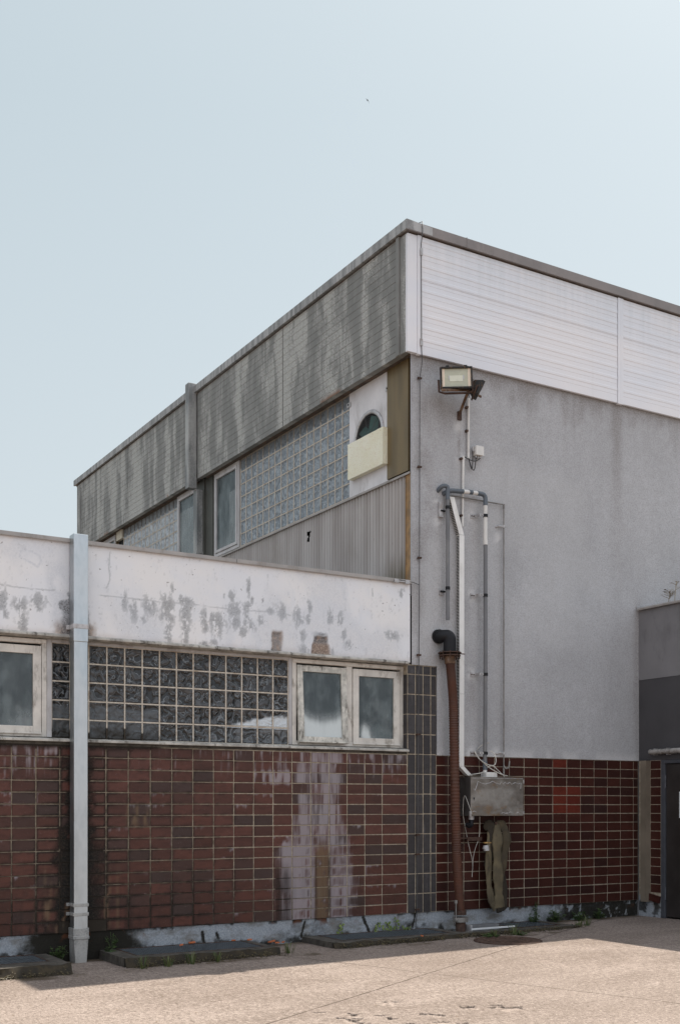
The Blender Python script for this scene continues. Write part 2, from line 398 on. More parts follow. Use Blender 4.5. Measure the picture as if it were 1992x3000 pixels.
b = s.mix(s.mr(n, .3, .7), (.30, .275, .26), (.43, .405, .39)); b = s.mix(s.mr(q, .5, .75, 0, .5), b, (.235, .21, .185))
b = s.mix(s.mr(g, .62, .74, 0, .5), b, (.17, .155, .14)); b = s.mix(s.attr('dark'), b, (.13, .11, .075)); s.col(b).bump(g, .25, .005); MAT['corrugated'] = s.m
simple('panel_white', (.58, .56, .565), .6, var=.10, scale=3, dirt=(.33, .30, .29), dirt_amt=.55)
s = Sh('foam', .9, spec=.1); g = s.noise(48, det=4, rough=.75); n = s.noise(2.2, det=3); z = s.axis(2)
b = s.mix(s.mr(n, .3, .7), (.80, .755, .58), (.85, .82, .68)); b = s.mix(s.mr(g, .55, .70, 0, .7), b, (.50, .30, .12)); s.col(b).bump(g, .9, .02); MAT['foam'] = s.m
simple('soffit_board', (.075, .055, .042), .9, var=.5, scale=7, dirt=(.19, .09, .04), dirt_amt=.6)
simple('dark_room', (.03, .033, .035), .9, var=.2)
simple('pale_cloth', (.72, .72, .66), .8, var=.08, scale=6)
simple('pale_board', (.60, .69, .72), .5, var=.05, scale=3)
simple('cream_board', (.46, .42, .34), .8, var=.08)
MAT['black_plastic'] = (lambda q: (q.col((.009, .009, .011)), q.m)[1])(Sh('black_plastic', .5, spec=.25))
simple('black_metal', (.016, .015, .014), .55, .3, var=.3, scale=20, dirt=(.15, .075, .03), dirt_amt=.85)
simple('rusty_metal', (.13, .075, .045), .75, .3, var=.45, scale=14, dirt=(.30, .24, .19), dirt_amt=.6)
simple('rust_dark', (.075, .042, .03), .75, .35, var=.4, scale=18)
simple('pvc_grey', (.125, .125, .13), .5, var=.14, scale=4, dirt=(.22, .21, .2), dirt_amt=.5)
simple('pvc_blue_grey', (.085, .10, .118), .45, var=.15, scale=6)
simple('pvc_white', (.62, .60, .57), .5, var=.08, scale=5, dirt=(.35, .32, .29), dirt_amt=.5)
simple('trunk_white', (.70, .685, .66), .45, var=.05, scale=4, dirt=(.45, .42, .38), dirt_amt=.4)
simple('zinc_pipe', (.21, .195, .18), .5, .4, var=.25, scale=12)
simple('bracket_zinc', (.42, .41, .41), .5, .4, var=.2, scale=15, dirt=(.2, .12, .07))
simple('cable_black', (.025, .023, .023), .6)
simple('cable_white', (.50, .475, .43), .5)
simple('wire_steel', (.09, .085, .085), .5, .5)
simple('orange_hose', (.070, .023, .0105), .7, var=.22, scale=6, dirt=(.07, .035, .022), dirt_amt=.7)
simple('fire_hose', (.058, .044, .025), .9, var=.3, scale=6, dirt=(.035, .026, .018), dirt_amt=.75, grain=160)
simple('brass', (.33, .21, .085), .4, .8, var=.2)
simple('lens_glass', (.42, .42, .32), .22, var=.06)
simple('lens_tube', (.58, .58, .47), .3, var=.05)
simple('lens_reflector', (.72, .60, .47), .4, var=.05)
simple('dark_paint', (.052, .049, .052), .6, var=.1, scale=2)
simple('grey_paint', (.175, .168, .172), .7, var=.1, scale=1.5, dirt=(.09, .085, .09), dirt_amt=.5)
simple('door_paint', (.032, .027, .025), .42, .1, var=.2, scale=2)
simple('door_frame', (.055, .058, .068), .5, var=.1)
simple('lamp_tube', (.32, .30, .28), .25, var=.25, scale=9, dirt=(.08, .06, .045), dirt_amt=.7)
simple('kerb_concrete', (.062, .054, .044), .95, var=.45, scale=9, dirt=(.022, .017, .009), dirt_amt=.9, grain=90)
simple('mossy_face', (.030, .022, .012), .95, var=.5, scale=14, dirt=(.016, .012, .006), dirt_amt=.9, grain=60)
simple('grating_steel', (.088, .10, .11), .45, .5, var=.25, scale=15)
simple('cast_iron', (.085, .05, .036), .8, .3, var=.35, scale=14, grain=60)
simple('terracotta', (.42, .12, .045), .85, var=.2, scale=18)
simple('bird_black', (.01, .01, .011), .7)
simple('roof_felt', (.22, .21, .20), .95, var=.2, scale=2)
simple('sign_white', (.62, .62, .62), .5, var=.03)
def leafmat(name, a, b):
    s = Sh(name, .5, spec=.4); s.col(s.mix(s.isl, a, b))
    s.b.inputs['Transmission Weight'].default_value = 0.
    MAT[name] = s.m
leafmat('ivy_leaf', (.065, .105, .022), (.16, .20, .05)); leafmat('weed_leaf', (.022, .042, .012), (.055, .085, .022))
leafmat('moss', (.03, .026, .012), (.085, .062, .026)); leafmat('dry_stalk', (.16, .125, .08), (.28, .23, .15)); leafmat('grass_blade', (.04, .07, .018), (.11, .12, .04))
# yard paving
s = Sh('yard_paving', .92, spec=.15)
g = s.noise(95, det=3, rough=.8); n1 = s.noise((.5, .9, .5), det=7, rough=.68); n2 = s.noise((1.6, 4.5, 3), 1., 6, .7); v = s.noise(34, det=3, rough=.65); p2 = s.noise((11, 26, 10), 1., 3)
b = s.mix(s.mr(n1, .36, .66), (.220, .174, .147), (.310, .252, .218))
b = s.mix(s.mr(n2, .52, .74, 0, .6), b, (.185, .143, .116))
g2 = s.noise((34, 20, 20), det=4, rough=.9); b = s.mix(s.mr(g2, .38, .50, .8, 0), b, (.115, .09, .074)); b = s.mix(s.mr(g2, .53, .66, 0, .75), b, (.46, .385, .34))
b = s.mix(s.mr(g, .36, .5, .75, 0), b, (.11, .088, .073))
b = s.mix(s.mr(g, .56, .7, 0, .5), b, (.43, .365, .325))
b = s.mix(s.mr(v, .26, .33, .8, 0), b, (.075, .058, .048))
b = s.mix(s.mr(p2, .715, .75, 0, .85), b, (.045, .036, .03))
X, Y = s.axis(0), s.axis(1)
def line(p, q, wd):
    dx, dy = q[0]-p[0], q[1]-p[1]; L = math.hypot(dx, dy); a, c = -dy/L, dx/L
    d = s.mt('ADD', s.mt('ADD', s.mt('MULTIPLY', X, a), s.mt('MULTIPLY', Y, c)), -(a*p[0]+c*p[1]))
    d = s.mt('ADD', d, s.mt('MULTIPLY', s.mt('SUBTRACT', s.noise(2.5, det=4), .5), .05))
    return s.mr(s.mt('ABSOLUTE', d), wd*.4, wd, 1, 0)
J = [on_ground(*q) for q in ((780, 3000), (1500, 2775), (830, 2800), (1992, 2940))]
ln = s.mt('MAXIMUM', line(J[0], J[1], .013), line(J[2], J[3], .012))
b = s.mix(s.mt('MULTIPLY', ln, s.mr(s.noise(5, det=4), .25, .5, .45, .95)), b, (.07, .052, .042))
b = s.mix(s.attr('dark'), b, (.018, .014, .012)); b = s.mix(s.attr('rust'), b, (.055, .04, .022)); b = s.mix(s.mt('MULTIPLY', s.attr('pale'), .8), b, (.47, .385, .33))
s.col(b).bump(s.mt('ADD', g, s.mt('MULTIPLY', v, .8)), .5, .012); MAT['paving'] = s.m

# ================================================================== SETTING
def lin(a, b, step): return np.linspace(a, b, max(2, int(round((b-a)/step))+1))
random.seed(11)
CR = []                               # crumbling cracks in the foreground paving: (centre, half length, half width)
for px, py, L, wd in ((1140, 2938-0, 26, 3), (1040, 2973, 20, 3.2), (1045, 2982, 17, 3), (1035, 2990, 22, 3), (1120, 2975, 22, 2.5), (1060, 2996, 20, 3),
                      (1372, 2951, 24, 3), (1500, 2954, 36, 3.5), (1450, 2945, 18, 2.5), (1245, 2973, 16, 2.5), (1280, 2974, 22, 2.), (1150, 2985, 15, 2.5), (1290, 2995, 26, 3),
                      (1350, 2996, 18, 3), (1000, 2984, 14, 2.5), (940, 2968, 20, 2), (1200, 2996, 16, 2.5), (1440, 2952, 14, 2)):
    c = on_ground(px, py); e = on_ground(px+L, py); f2 = on_ground(px, py+wd)
    CR.append((c, (e[0]-c[0], e[1]-c[1]), (f2[0]-c[0], f2[1]-c[1])))
def ground_att(x, y):
    dark = np.zeros_like(x); pale = np.zeros_like(x)
    near = (x > -5.2) & (x < -1.2) & (y > -6) & (y < -3.6)
    xs, ys = x[near], y[near]; d = np.zeros_like(xs); pl = np.zeros_like(xs)
    wob = (fbm(xs*9, ys*9, 5)-.5)
    for c, e, f2 in CR:
        det = e[0]*f2[1]-e[1]*f2[0]; qx, qy = xs-c[0], ys-c[1]
        a = (qx*f2[1]-qy*f2[0])/det; bb = (e[0]*qy-e[1]*qx)/det
        bb = (bb+.5*(a*a-.4)+wob*6.0)*1.45; a = a*.85+wob*1.0
        m = 1-sst(.5, 1.05, np.sqrt(np.clip(a, -9, 9)**4+bb*bb)); d = np.maximum(d, m)
        pl = np.maximum(pl, .45*(1-sst(.6, 1.2, np.sqrt(a*a*.7+((bb-1.6)*.6)**2)))*(fbm(xs*25, ys*25, 8) > .45))
    dark[near] = d; pale[near] = pl*(1-d)
    moss = np.clip(1-sst(.0, .16, np.abs(y+.98)+.35*(fbm(x*3, y*3, 9)-.5)), 0, 1)*((x < 2.2) & (x > -9))*sst(.42, .6, fbm(x*6, y*6, 3))
    wallm = (1-sst(.0, .22, -y-.05+.3*(fbm(x*4, y*4, 6)-.5)))*(x < 4)
    return dict(dark=dark, pale=pale, rust=np.maximum(moss*.75, wallm*.8))
gx = np.concatenate([[-400, -120, -40, -15], lin(-9, -4.9, .06), lin(-4.87, -2.0, .013), lin(-1.95, 5, .05), [9, 20, 60, 200, 400]])
gy = np.concatenate([[-400, -120, -40, -14], lin(-9, -5.5, .08), lin(-5.46, -4.05, .013), lin(-4.0, .3, .04), [3, 14, 40, 120, 400]])
m = MB().grid(gx, gy, lambda a, b: (a, b, ground_z(a)-.02*ground_att(a, b)['dark']), att=ground_att, keep=lambda a, b: ~((b > -.66) & (b < .0) & (((a > -7.4) & (a < -4.86)) | ((a > -3.95) & (a < -2.43)) | ((a > -1.39) & (a < .19)) | ((a > .34) & (a < 2.01)))))
tag(m.build('ground', MAT['paving']), kind='structure')

# ------------------------------------------------------------------ tile helper
def tiles(mb, xs, zs, att, yf=-.006, yb=.004, mi=lambda i, j: 0, gap=.0048, nx=9, nz=5, skip=None):
    for j in range(len(zs)-1):
        for i in range(len(xs)-1):
            if skip and skip(i, j): continue
            a0, a1, b0, b1 = xs[i]+gap, xs[i+1]-gap, zs[j]+gap*.8, zs[j+1]-gap*.8
            a0 += random.gauss(0, .0013); a1 += random.gauss(0, .0013); b0 += random.gauss(0, .0011); b1 += random.gauss(0, .0011)
            if a1-a0 < .012: continue
            A = np.concatenate([[a0], np.linspace(a0+.004, a1-.004, nx), [a1]]); B = np.concatenate([[b0], np.linspace(b0+.004, b1-.004, nz), [b1]])
            ta, tb = random.gauss(0, .006), random.gauss(0, .009); ca, cb = (a0+a1)/2, (b0+b1)/2; off = random.gauss(0, .0007)
            def f(a, b, A=A, B=B, ta=ta, tb=tb, ca=ca, cb=cb, off=off):
                rim = (a <= A[0]) | (a >= A[-1]) | (b <= B[0]) | (b >= B[-1])
                return a, np.where(rim, yb, yf+off+ta*(a-ca)+tb*(b-cb)), b
            def at(a, b, A=A, B=B):
                ed = np.minimum(np.minimum(a-A[0], A[-1]-a), np.minimum(b-B[0], B[-1]-b))
                return att(a, b, ed)
            mb.grid(A, B, f, mi(i, j), at)

TZ0, TZ1 = .222, 2.255
ROW = np.linspace(TZ0, TZ1, 17)
def low_tile_att(x, z, ed=None):
    n = fbm(x*5, z*4, 21); n2 = fbm(x*14, z*9, 22); stx = fbm(x*30, z*1.2, 23)
    e = np.zeros_like(x) if ed is None else 1-sst(.0, .035, ed)
    row = np.floor((z-TZ0)/.12706); colu = np.floor((x+4.058)/.2583)
    tr_ = _h(row, colu, 5); fz = (z-TZ0)/.12706-row; fine = fbm(x*60, z*2.2, 24)
    # lime runs under the tilted window, widening downwards, stepping from tile to tile
    c = -1.36+.03*np.sin(row*1.7); wdt = .35+.26*sst(1.6, .8, z)+.16*(tr_-.5)
    prof = 1-sst(wdt*.55, wdt*1.05, np.abs(x-c)+.16*(stx-.5))
    pale = prof*(.30+.70*sst(.30, .68, fine*.6+stx*.4))*(.65+.5*tr_)
    pale = np.maximum(pale, prof**.5*e*1.05*sst(1.5, 1.1, z)*(.4+.6*n2)*(np.abs(x-c) < .66))
    pale = np.maximum(pale, .95*box_mask(x+.05*(stx-.5), z, -2.0, -1.45, -1, 1.12+.06*np.sin(x*23), .03, .04)*(1-sst(.1, .2, np.abs(x+1.73))*.75)*sst(.2, .5, n+.1))
    top = sst(1.72, 2.26, z)*sst(.50, .72, fine*.7+stx*.35)
    pale = np.maximum(pale, top*(.25+.65*sst(-4.2, -1.2, x)+.7*(x < -4.6)))
    drip = sst(.55, 1., fz+.55*(fine-.5))*sst(.86, .95, _h(row, colu, 9))*sst(.42, .62, stx)     # salts weeping out of single joints
    pale = np.maximum(pale, .75*drip)
    pale = np.maximum(pale, .95*box_mask(x, z, -2.28, -1.72, 1.86, 2.03, .08, .04)*sst(.42, .62, fine))
    pale = np.maximum(pale, .4*e*sst(.55, .75, n)*(tr_ > .75))
    dark = .95*box_mask(x, z, -1.42, -1.2, -1, 1.02, .05, .15)*sst(.2, .6, n2+.15)*.6
    dark = np.maximum(dark, .62*box_mask(x, z, -1.97, -1.75, -1, .85, .05, .12)*sst(.3, .55, stx+.1))
    # algae crawling out of the joints beside the downpipe
    t = np.where(x < -4.4, -4.44-x, x+4.36); lo = sst(1.9, .5, z)
    reach = .10+.16*lo+.16*(_h(row, np.zeros_like(row), 3)-.3)+.10*(x > -4.4)
    alg = sst(reach, reach*.35, t+.22*(n2-.5)+.10*(n-.5))*sst(2.25, 2.0, z+.2*(n2-.5))
    alg = np.maximum(alg, e*sst(reach+.32, reach+.05, t+.2*(n-.5))*.9)
    dark = np.maximum(dark, alg*sst(.22, .5, n2+.12*lo+.1))
    runs = sst(.95, .25, t)*sst(.95, .2, z+.5*(stx-.5))*sst(.50, .62, fine)
    dark = np.maximum(dark, runs*.85)
    dark = np.maximum(dark, e*.55*sst(.42, .6, n2)*sst(-1.9, -2.6, x)+.16*sst(.5, .7, stx)*sst(1.3, .3, z))
    dark = np.maximum(dark, sst(2.19, 2.25, z+.05*(n2-.5))*sst(-3.2, -3.6, x+.3*(n-.5))*.95)
    rust = .85*box_mask(x, z, -1.41, -1.22, -1, 1.12, .04, .1)*sst(.25, .5, n2+.1)*(.55+.45*fine)
    rust = np.maximum(rust, .8*sst(.7, .15, t)*sst(.52, .68, fbm(x*26, z*2, 31))*sst(1.1, .5, z))
    rust = np.maximum(rust, .7*box_mask(x, z, -3.82, -3.56, 1.38, 1.62, .05, .05)*sst(.48, .62, fine))
    return dict(pale=np.clip(pale*(1-rust)*(1-.6*dark), 0, 1), dark=np.clip(dark*(1-.75*(rust > .5)), 0, 1), rust=np.clip(rust, 0, 1))
def low_grout_att(x, z):
    a = low_tile_att(x, z); left = sst(-2.0, -3.2, x)
    a['dark'] = np.maximum(a['dark'], .10+.20*left*(.5+.9*fbm(x*2, z*3, 41))+.24*sst(1.2, .3, z)*sst(-1.0, -1.8, x)); a['rust'] = np.maximum(a['rust'], .35*a['pale']+.3*left); return a
def plain_att(x, z, ed=None): return dict(pale=np.zeros_like(x), dark=np.zeros_like(x), rust=np.zeros_like(x))

# ================================================================== LOW BUILDING
low = thing('low_building', 'single-storey building with a stained white parapet band over glass blocks and brown-red tiles', 'building', (-3.3, 0, 0))
XL = -9.5; WZ0, WZ1 = 2.335, 3.435
# parapet band
def band_att(x, z):
    n = fbm(x*26, z*20, 51, 5); n2 = fbm(x*7, z*7, 52)
    dark = np.zeros_like(x)
    c3 = lambda a, b: on_wall(a/2.24, 1520+b/2.24, -.025)
    c4 = lambda a, b: on_wall(700+a/2.24, 1640+b/2.24, -.025)
    L = [(c3(1100, 560), .09, .10), (c3(1100, 640), .09, .06), (c3(1105, 740), .05, .13), (c3(1215, 545), .10, .05), (c3(1218, 620), .065, .12), (c3(1215, 730), .045, .14), (c3(1210, 800), .05, .04),
         (c3(985, 570), .075, .09), (c3(880, 600), .055, .10), (c3(822, 545), .04, .08), (c3(1425, 690), .09, .12), (c3(1400, 650), .06, .07), (c3(1340, 650), .045, .08), (c3(1345, 710), .035, .06), (c3(1540, 600), .075, .09), (c3(1545, 680), .07, .07), (c3(1520, 510), .04, .05),
         (c3(1335, 820), .04, .02), (c3(940, 665), .04, .03), (c3(20, 540), .06, .10), (c3(130, 565), .075, .07), (c3(250, 535), .07, .07), (c3(150, 680), .055, .10), (c3(35, 620), .03, .05), (c3(260, 575), .04, .05), (c3(1130, 465), .02, .05), (c3(1470, 508), .02, .03), (c3(1405, 810), .05, .03),
         (c4(55, 320), .06, .06), (c4(48, 395), .055, .09), (c4(70, 440), .08, .04), (c4(30, 475), .05, .05), (c4(150, 390), .04, .06), (c4(152, 275), .02, .05), (c4(205, 340), .05, .03), (c4(280, 345), .06, .08), (c4(385, 380), .06, .09), (c4(400, 405), .05, .05), (c4(455, 385), .035, .06), (c4(462, 310), .035, .07),
         (c4(600, 380), .045, .07), (c4(665, 395), .05, .08), (c4(690, 490), .04, .05), (c4(1005, 495), .10, .05), (c4(420, 495), .04, .06), (c4(430, 595), .08, .05), (c4(612, 605), .02, .05), (c4(720, 560), .06, .06), (c4(65, 180), .025, .09), (c4(1065, 220), .03, .05), (c4(85, 265), .02, .04)]
    for (cx, cz), rx, rz in L: dark = np.maximum(dark, blob(x+.05*(n2-.5), z+.04*(fbm(x*9, z*9, 57)-.5), cx, cz, rx*1.5, rz*1.75))
    gran = fbm(x*62, z*44, 59, 3); run = fbm(x*26, z*9, 58, 4)
    env = sst(.0, 1., dark); dark = sst(-.05, .40, env*.95+(gran-.5)*1.5+(run-.5)*1.7-.36)*(.25+.45*env)
    # hairline cracks
    for pts in ([c3(0, 430), c3(120, 450), c3(360, 470)], [c3(640, 500), c3(800, 515), c3(1050, 545), c3(1250, 560), c3(1560, 600)], [c3(722, 220), c3(718, 330), c3(725, 400), c3(700, 455)], [c3(303, 508), c3(310, 540), c3(340, 572)], [c4(0, 330), c4(250, 345), c4(340, 365), c4(440, 380)], [c4(875, 190), c4(878, 240)], [c4(590, 300), c4(600, 330), c4(610, 340)]):
        dark = np.maximum(dark, .5*(1-sst(.004, .011, seg_dist(x+.02*(n-.5), z+.02*(n-.5), pts)))*sst(.3, .5, n2))
    # broken-out rusty holes
    rust = np.zeros_like(x)
    (ax, az), (bx, bz) = c4(252, 470), c4(250, 612)
    r1 = box_mask(x+.04*(n-.5), z+.03*(n-.5), ax-.075, ax+.065, bz-.2, az, .025, .03)
    (cx, cz), (dx, dz) = c4(538, 505), c4(538, 630)
    half = .09+.055*sst(cz, dz, z)
    r2 = (1-sst(half-.02, half+.02, np.abs(x-cx)+.05*(n-.5)))*(1-sst(cz-.01, cz+.02, z+.03*(n-.5)))
    rust = np.maximum(r1*.9, r2)
    dark = np.maximum(dark, .95*box_mask(x+.05*(n-.5), z, cx-.10, cx+.10, cz-.055-.05*n2.mean(), cz+.02, .02, .035)*sst(.42, .55, n+.05))
    dark = np.maximum(dark, .7*r1*sst(.45, .6, n)); dark = np.maximum(dark, .9*blob(x, z, cx, cz+.03, .12, .04)*sst(.5, .6, n))
    # rust and dirt beside the downpipe
    for s0, sg in ((-4.475, -1), (-4.33, 1)):
        t = (x-s0)*sg; wdt = .02+(.13 if sg < 0 else .10)*sst(3.95, 3.5, z)
        mk = (1-sst(wdt*.4, wdt, t+.09*(n-.5)))*(t > -.07)*sst(4.0, 3.85, z)
        dark = np.maximum(dark, mk*.95*sst(.3, .5, n+.15)); rust = np.maximum(rust, .8*(1-sst(wdt*.5, wdt*1.5, t+.1*(n-.5)))*(t > -.07)*sst(3.66, 3.5, z+.06*(n-.5)))
    hb = blob(x, z, -4.53, 3.76, .09, .09); dark = np.maximum(dark, sst(.35, .55, hb*(.4+n)))
    bot = sst(3.52, 3.44, z+.05*(n2-.5)); rust = np.maximum(rust, .22*bot)
    dark = np.maximum(dark, .3*sst(4.44, 4.475, z+.03*(n-.5)))
    grey = sst(.5, .7, fbm(x*1.6, z*1.1, 55))*.5
    pat = [c3(145, 200), c3(215, 215), c3(260, 240), c3(272, 280), c3(252, 315), c3(185, 275), c3(130, 250), c3(145, 200)]
    grey = np.maximum(grey, .75*(1-sst(.004, .018, seg_dist(x, z, pat))))
    pat = [c3(1060+0, 195), c3(1055, 230)]
    grey = np.maximum(grey, .55*box_mask(x+.12*(z-4.0), z, -4.72, -4.5, 3.5, 4.25, .05, .1)*sst(.3, .5, n2))
    return dict(dark=dark, rust=rust, grey=grey)
m = MB().grid(lin(XL, -5.4, .05)[:-1].tolist()+lin(-5.4, -.035, .011).tolist(), lin(WZ1, 4.45, .011), lambda a, b: (a, -.028+.003*fbm(a*2, b*2, 3)+.022*sst(.5, .9, band_att(a, b)['rust'])*(a > -2.6), b), att=band_att, smooth=True)
m.box(XL, -.035, .002, .22, WZ1+.001, 4.449); m.grid(np.array([-.028, .21]), np.array([WZ1, 4.449]), lambda a, b: (-.0345, a, b))
band = m.build('parapet_wall', MAT['white_paint'], low); tag(band, 'white parapet wall with black mould runs and two rusty break-outs')
m = MB().sweep([(-.06, 4.44), (-.06, 4.452), (-.055, 4.485), (.26, 4.495), (.26, 4.45), (-.045, 4.45), (-.045, 4.44)], 'x', XL, -2.5)
m.sweep([(-.061, 4.439), (-.061, 4.452), (-.056, 4.486), (.26, 4.496), (.26, 4.45), (-.045, 4.45), (-.045, 4.439)], 'x', -2.494, -.03)
m.build('coping', MAT['coping_metal'], low)
m = MB().sweep([(-.045, 3.418), (-.045, 3.436), (-.028, 3.452), (-.02, 3.452), (.15, 3.44), (.15, 3.405), (.0, 3.405)], 'x', XL, -.06)
m.build('drip_edge', MAT['sill_stone'], low)
m = MB(); m.box(XL, -.04, .2, 13.0, 4.2, 4.26); m.build('roof', MAT['roof_felt'], low)
m = MB(); m.box(XL, -.005, .42, 13.0, -.15, 4.2); m.box(XL, XL+.2, .03, .42, -.15, 4.2); m.build('inner_wall', MAT['dark_room'], low)
# sill
m = MB().sweep([(-.045, 2.292), (-.045, 2.318), (.02, 2.333), (.16, 2.338), (.16, 2.29)], 'x', XL, -.06); m.build('window_sill', MAT['sill_stone'], low, bevel=.004)
m = MB(); m.box(XL, -.062, -.004, .16, 2.262, 2.289); m.build('sill_bed', MAT['kerb_concrete'], low)
# windows
YG = .12
def ring(mb, x0, x1, z0, z1, t, y0, y1, mi=0, M=None):
    mb.box(x0, x0+t, y0, y1, z0, z1, mi, M); mb.box(x1-t, x1, y0, y1, z0, z1, mi, M)
    mb.box(x0+t, x1-t, y0, y1, z1-t, z1, mi, M); mb.box(x0+t, x1-t, y0, y1, z0, z0+t, mi, M)
def sash(parent, x0, x1, z0, z1, t, tilt=0., m1='old_white_frame', bloom=None):
    M = Matrix.Translation((0, YG-.03, z1)) @ Matrix.Rotation(-tilt, 4, 'X') @ Matrix.Translation((0, -(YG-.03), -z1))
    mb = MB(); ring(mb, x0, x1, z0, z1, t, YG-.035, YG+.005, 0, M); ring(mb, x0+t-.012, x1-t+.012, z0+t-.012, z1-t+.012, .011, YG-.03, YG-.012, 0, M)
    mb.box(x0, x1, YG-.052, YG-.036, z0+.002, z0+.02, 0, M)
    mb.build('sash', MAT[m1], parent, bevel=.004)
    def pf(a, b):
        k = math.tan(tilt); return a, YG-.010-k*(z1-b), b
    p = MB(); p.grid(lin(x0+t-.006, x1-t+.006, .012), lin(z0+t-.006, z1-t+.006, .012), pf, att=lambda a, b: dict(pale=bloom(a, b) if bloom else 0*a)); p.grid(np.array([x0+t-.006, x1-t+.006]), np.array([z0+t-.006, z1-t+.006]), lambda a, b: (a, pf(a, b)[1]+.006, b)); p.build('pane', MAT['pane'], parent)
def low_window(x0, x1, label, tilt, bl1=None, bl2=None):
    wf = MB(); ring(wf, x0, x1, 2.345, 3.40, .055, YG-.025, YG+.05); xm = x0+(x1-x0)*.474+.04
    wf.box(xm-.042, xm+.042, YG-.025, YG+.05, 2.40, 3.345)
    wf.box(x0+.004, x1-.004, YG-.036, YG-.026, 3.35, 3.395)
    o = wf.build('window', MAT['old_white_frame'], low, bevel=.004); tag(o, label)
    sash(o, x0+.062, xm-.05, 2.37, 3.322, .077, tilt, 'dirty_white_frame' if tilt else 'old_white_frame', bl1); sash(o, xm+.05, x1-.062, 2.37, 3.322, .088, bloom=bl2)
    return o
low_window(-1.678, -.057, 'white two-light window whose first sash is tilted open at the bottom', math.radians(3.4), lambda a, b: 1.0*sst(.15, -.13, b-(2.665+.085*np.abs((a+1.265)/.27)**3)+.03*(fbm(a*40, b*5, 3)-.5))+.12*(b < 2.95)*fbm(a*6, b*9, 4), lambda a, b: 1.0*sst(.10, -.20, b-2.42-.26*np.exp(-((a+.65)/.13)**2))*sst(-.735, -.62, a+.06*(2.6-b))+.22*sst(.45, .7, fbm(a*9, b*7, 8)))
low_window(-6.31, -4.689, 'white two-light window with both sashes shut', 0, None, lambda a, b: .4*sst(2.72, 2.5, b+.15*(fbm(a*7, b*7, 5)-.5))*sst(-5.25, -4.95, a)+.16*fbm(a*9, b*7, 6))
m = MB(); m.box(-4.687, -4.632, YG-.02, YG+.06, 2.345, 3.405); m.box(-1.724, -1.680, YG-.02, YG+.06, 2.345, 3.405); m.box(-4.63, -1.726, YG-.02, YG+.06, 3.374, 3.405); build_each(m, 'window_post', MAT['grey_white_frame'], low, bevel=.003)
m = MB(); m.box(XL, -6.312, .1, .3, 2.34, 3.41); m.build('blank_panel', MAT['old_white_frame'], low)
# glass blocks
def block_panel(parent, F, a0, ncol, b1, nrow, pitch, mat, att, label, cut=None):
    """F(a, b, d) -> world point, d = depth towards the viewer"""
    J = .0078; m = MB()
    for j in range(nrow):
        for i in range(ncol):
            A0, A1 = a0+i*pitch+J-.001, a0+(i+1)*pitch-J+.001; B1, B0 = b1-j*pitch-J+.001, b1-(j+1)*pitch+J-.001
            A = np.concatenate([[A0, A0+.007, A0+.014], np.linspace(A0+.022, A1-.022, 9), [A1-.014, A1-.007, A1]]); B = np.concatenate([[B0, B0+.007, B0+.014], np.linspace(B0+.022, B1-.022, 9), [B1-.014, B1-.007, B1]])
            def f(a, b, A0=A0, A1=A1, B0=B0, B1=B1):
                ed = np.minimum(np.minimum(a-A0, A1-a), np.minimum(b-B0, B1-b))
                d = np.where(ed < 1e-6, -.010, np.where(ed < .0075, -.003, np.where(ed < .0145, -.002, -.009)))
                return F(a, b, d)
            m.grid(A, B, f, 0, att, smooth=True)
    o = m.build('glass_block_panel', MAT[mat], parent); tag(o, label)
    g = MB(); h = pitch*nrow; wd = pitch*ncol
    B = lin(b1-h-.01, b1+.008, .03)
    for i in range(ncol+1):
        for s0, s1, dd0, dd1 in ((-J, J, .002, .002), (-J, -J, -.014, .002), (J, J, .002, -.014)):
            A = np.array([0., 1.]); a = a0+i*pitch
            g.grid(A, B, lambda p, q, a=a, s0=s0, s1=s1, dd0=dd0, dd1=dd1: F(a+s0+(s1-s0)*p, q, dd0+(dd1-dd0)*p), 0, lambda p, q, a=a: att(np.full_like(p, a), q))
    A = lin(a0-.008, a0+wd+.008, .03)
    for j in range(nrow+1):
        for s0, s1, dd0, dd1 in ((-J, J, .0008, .0008), (-J, -J, -.014, .0008), (J, J, .0008, -.014)):
            b = b1-j*pitch
            g.grid(np.array([0., 1.]), A, lambda p, q, b=b, s0=s0, s1=s1, dd0=dd0, dd1=dd1: F(q, b+s0+(s1-s0)*p, dd0+(dd1-dd0)*p), 0, lambda p, q, b=b: att(q, np.full_like(p, b)))
    g.grid(np.array([a0-.008, a0+wd+.008]), np.array([b1-h-.008, b1+.008]), lambda a, b: F(a, b, -.012), 0)
    g.build('mortar_grid', MAT['mortar'], o); return o
def low_block_att(x, z):
    n = fbm(x*9, z*9, 61); n2 = fbm(x*30, z*24, 62)
    dirt = sst(2.50, 2.36, z+.22*(n-.5)+.12*(n2-.5))*sst(-3.1, -3.7, x)
    dirt = np.maximum(dirt, .5*sst(-4.3, -4.5, x)*sst(2.6, 2.4, z))
    grey = .85*sst(2.72, 2.66, z+.05*(n-.5))*sst(-3.3, -3.55, x+.15*(n-.5)); grey = np.maximum(grey, .8*sst(2.535, 2.5, z)*sst(.0, .3, x+2.9))
    edge = 2.54+.17*sst(-2.85, -1.8, x)-.16*sst(-2.6, -2.95, x)
    pale = sst(-.03, .10, edge-z+.05*(n2-.5))*sst(-2.95, -2.7, x)*.8
    edge2 = np.where(z > 2.53, 1, .25)
    return dict(dark=dirt, grey=grey*(1-pale), pale=pale*edge2)
p = .2075
block_panel(low, lambda a, b, d: (a, YG-.005-d, b), -1.726-14*p, 14, 3.374, 5, p, 'dark_glass_block', low_block_att, 'dark rippled glass block panel with pale mortar')
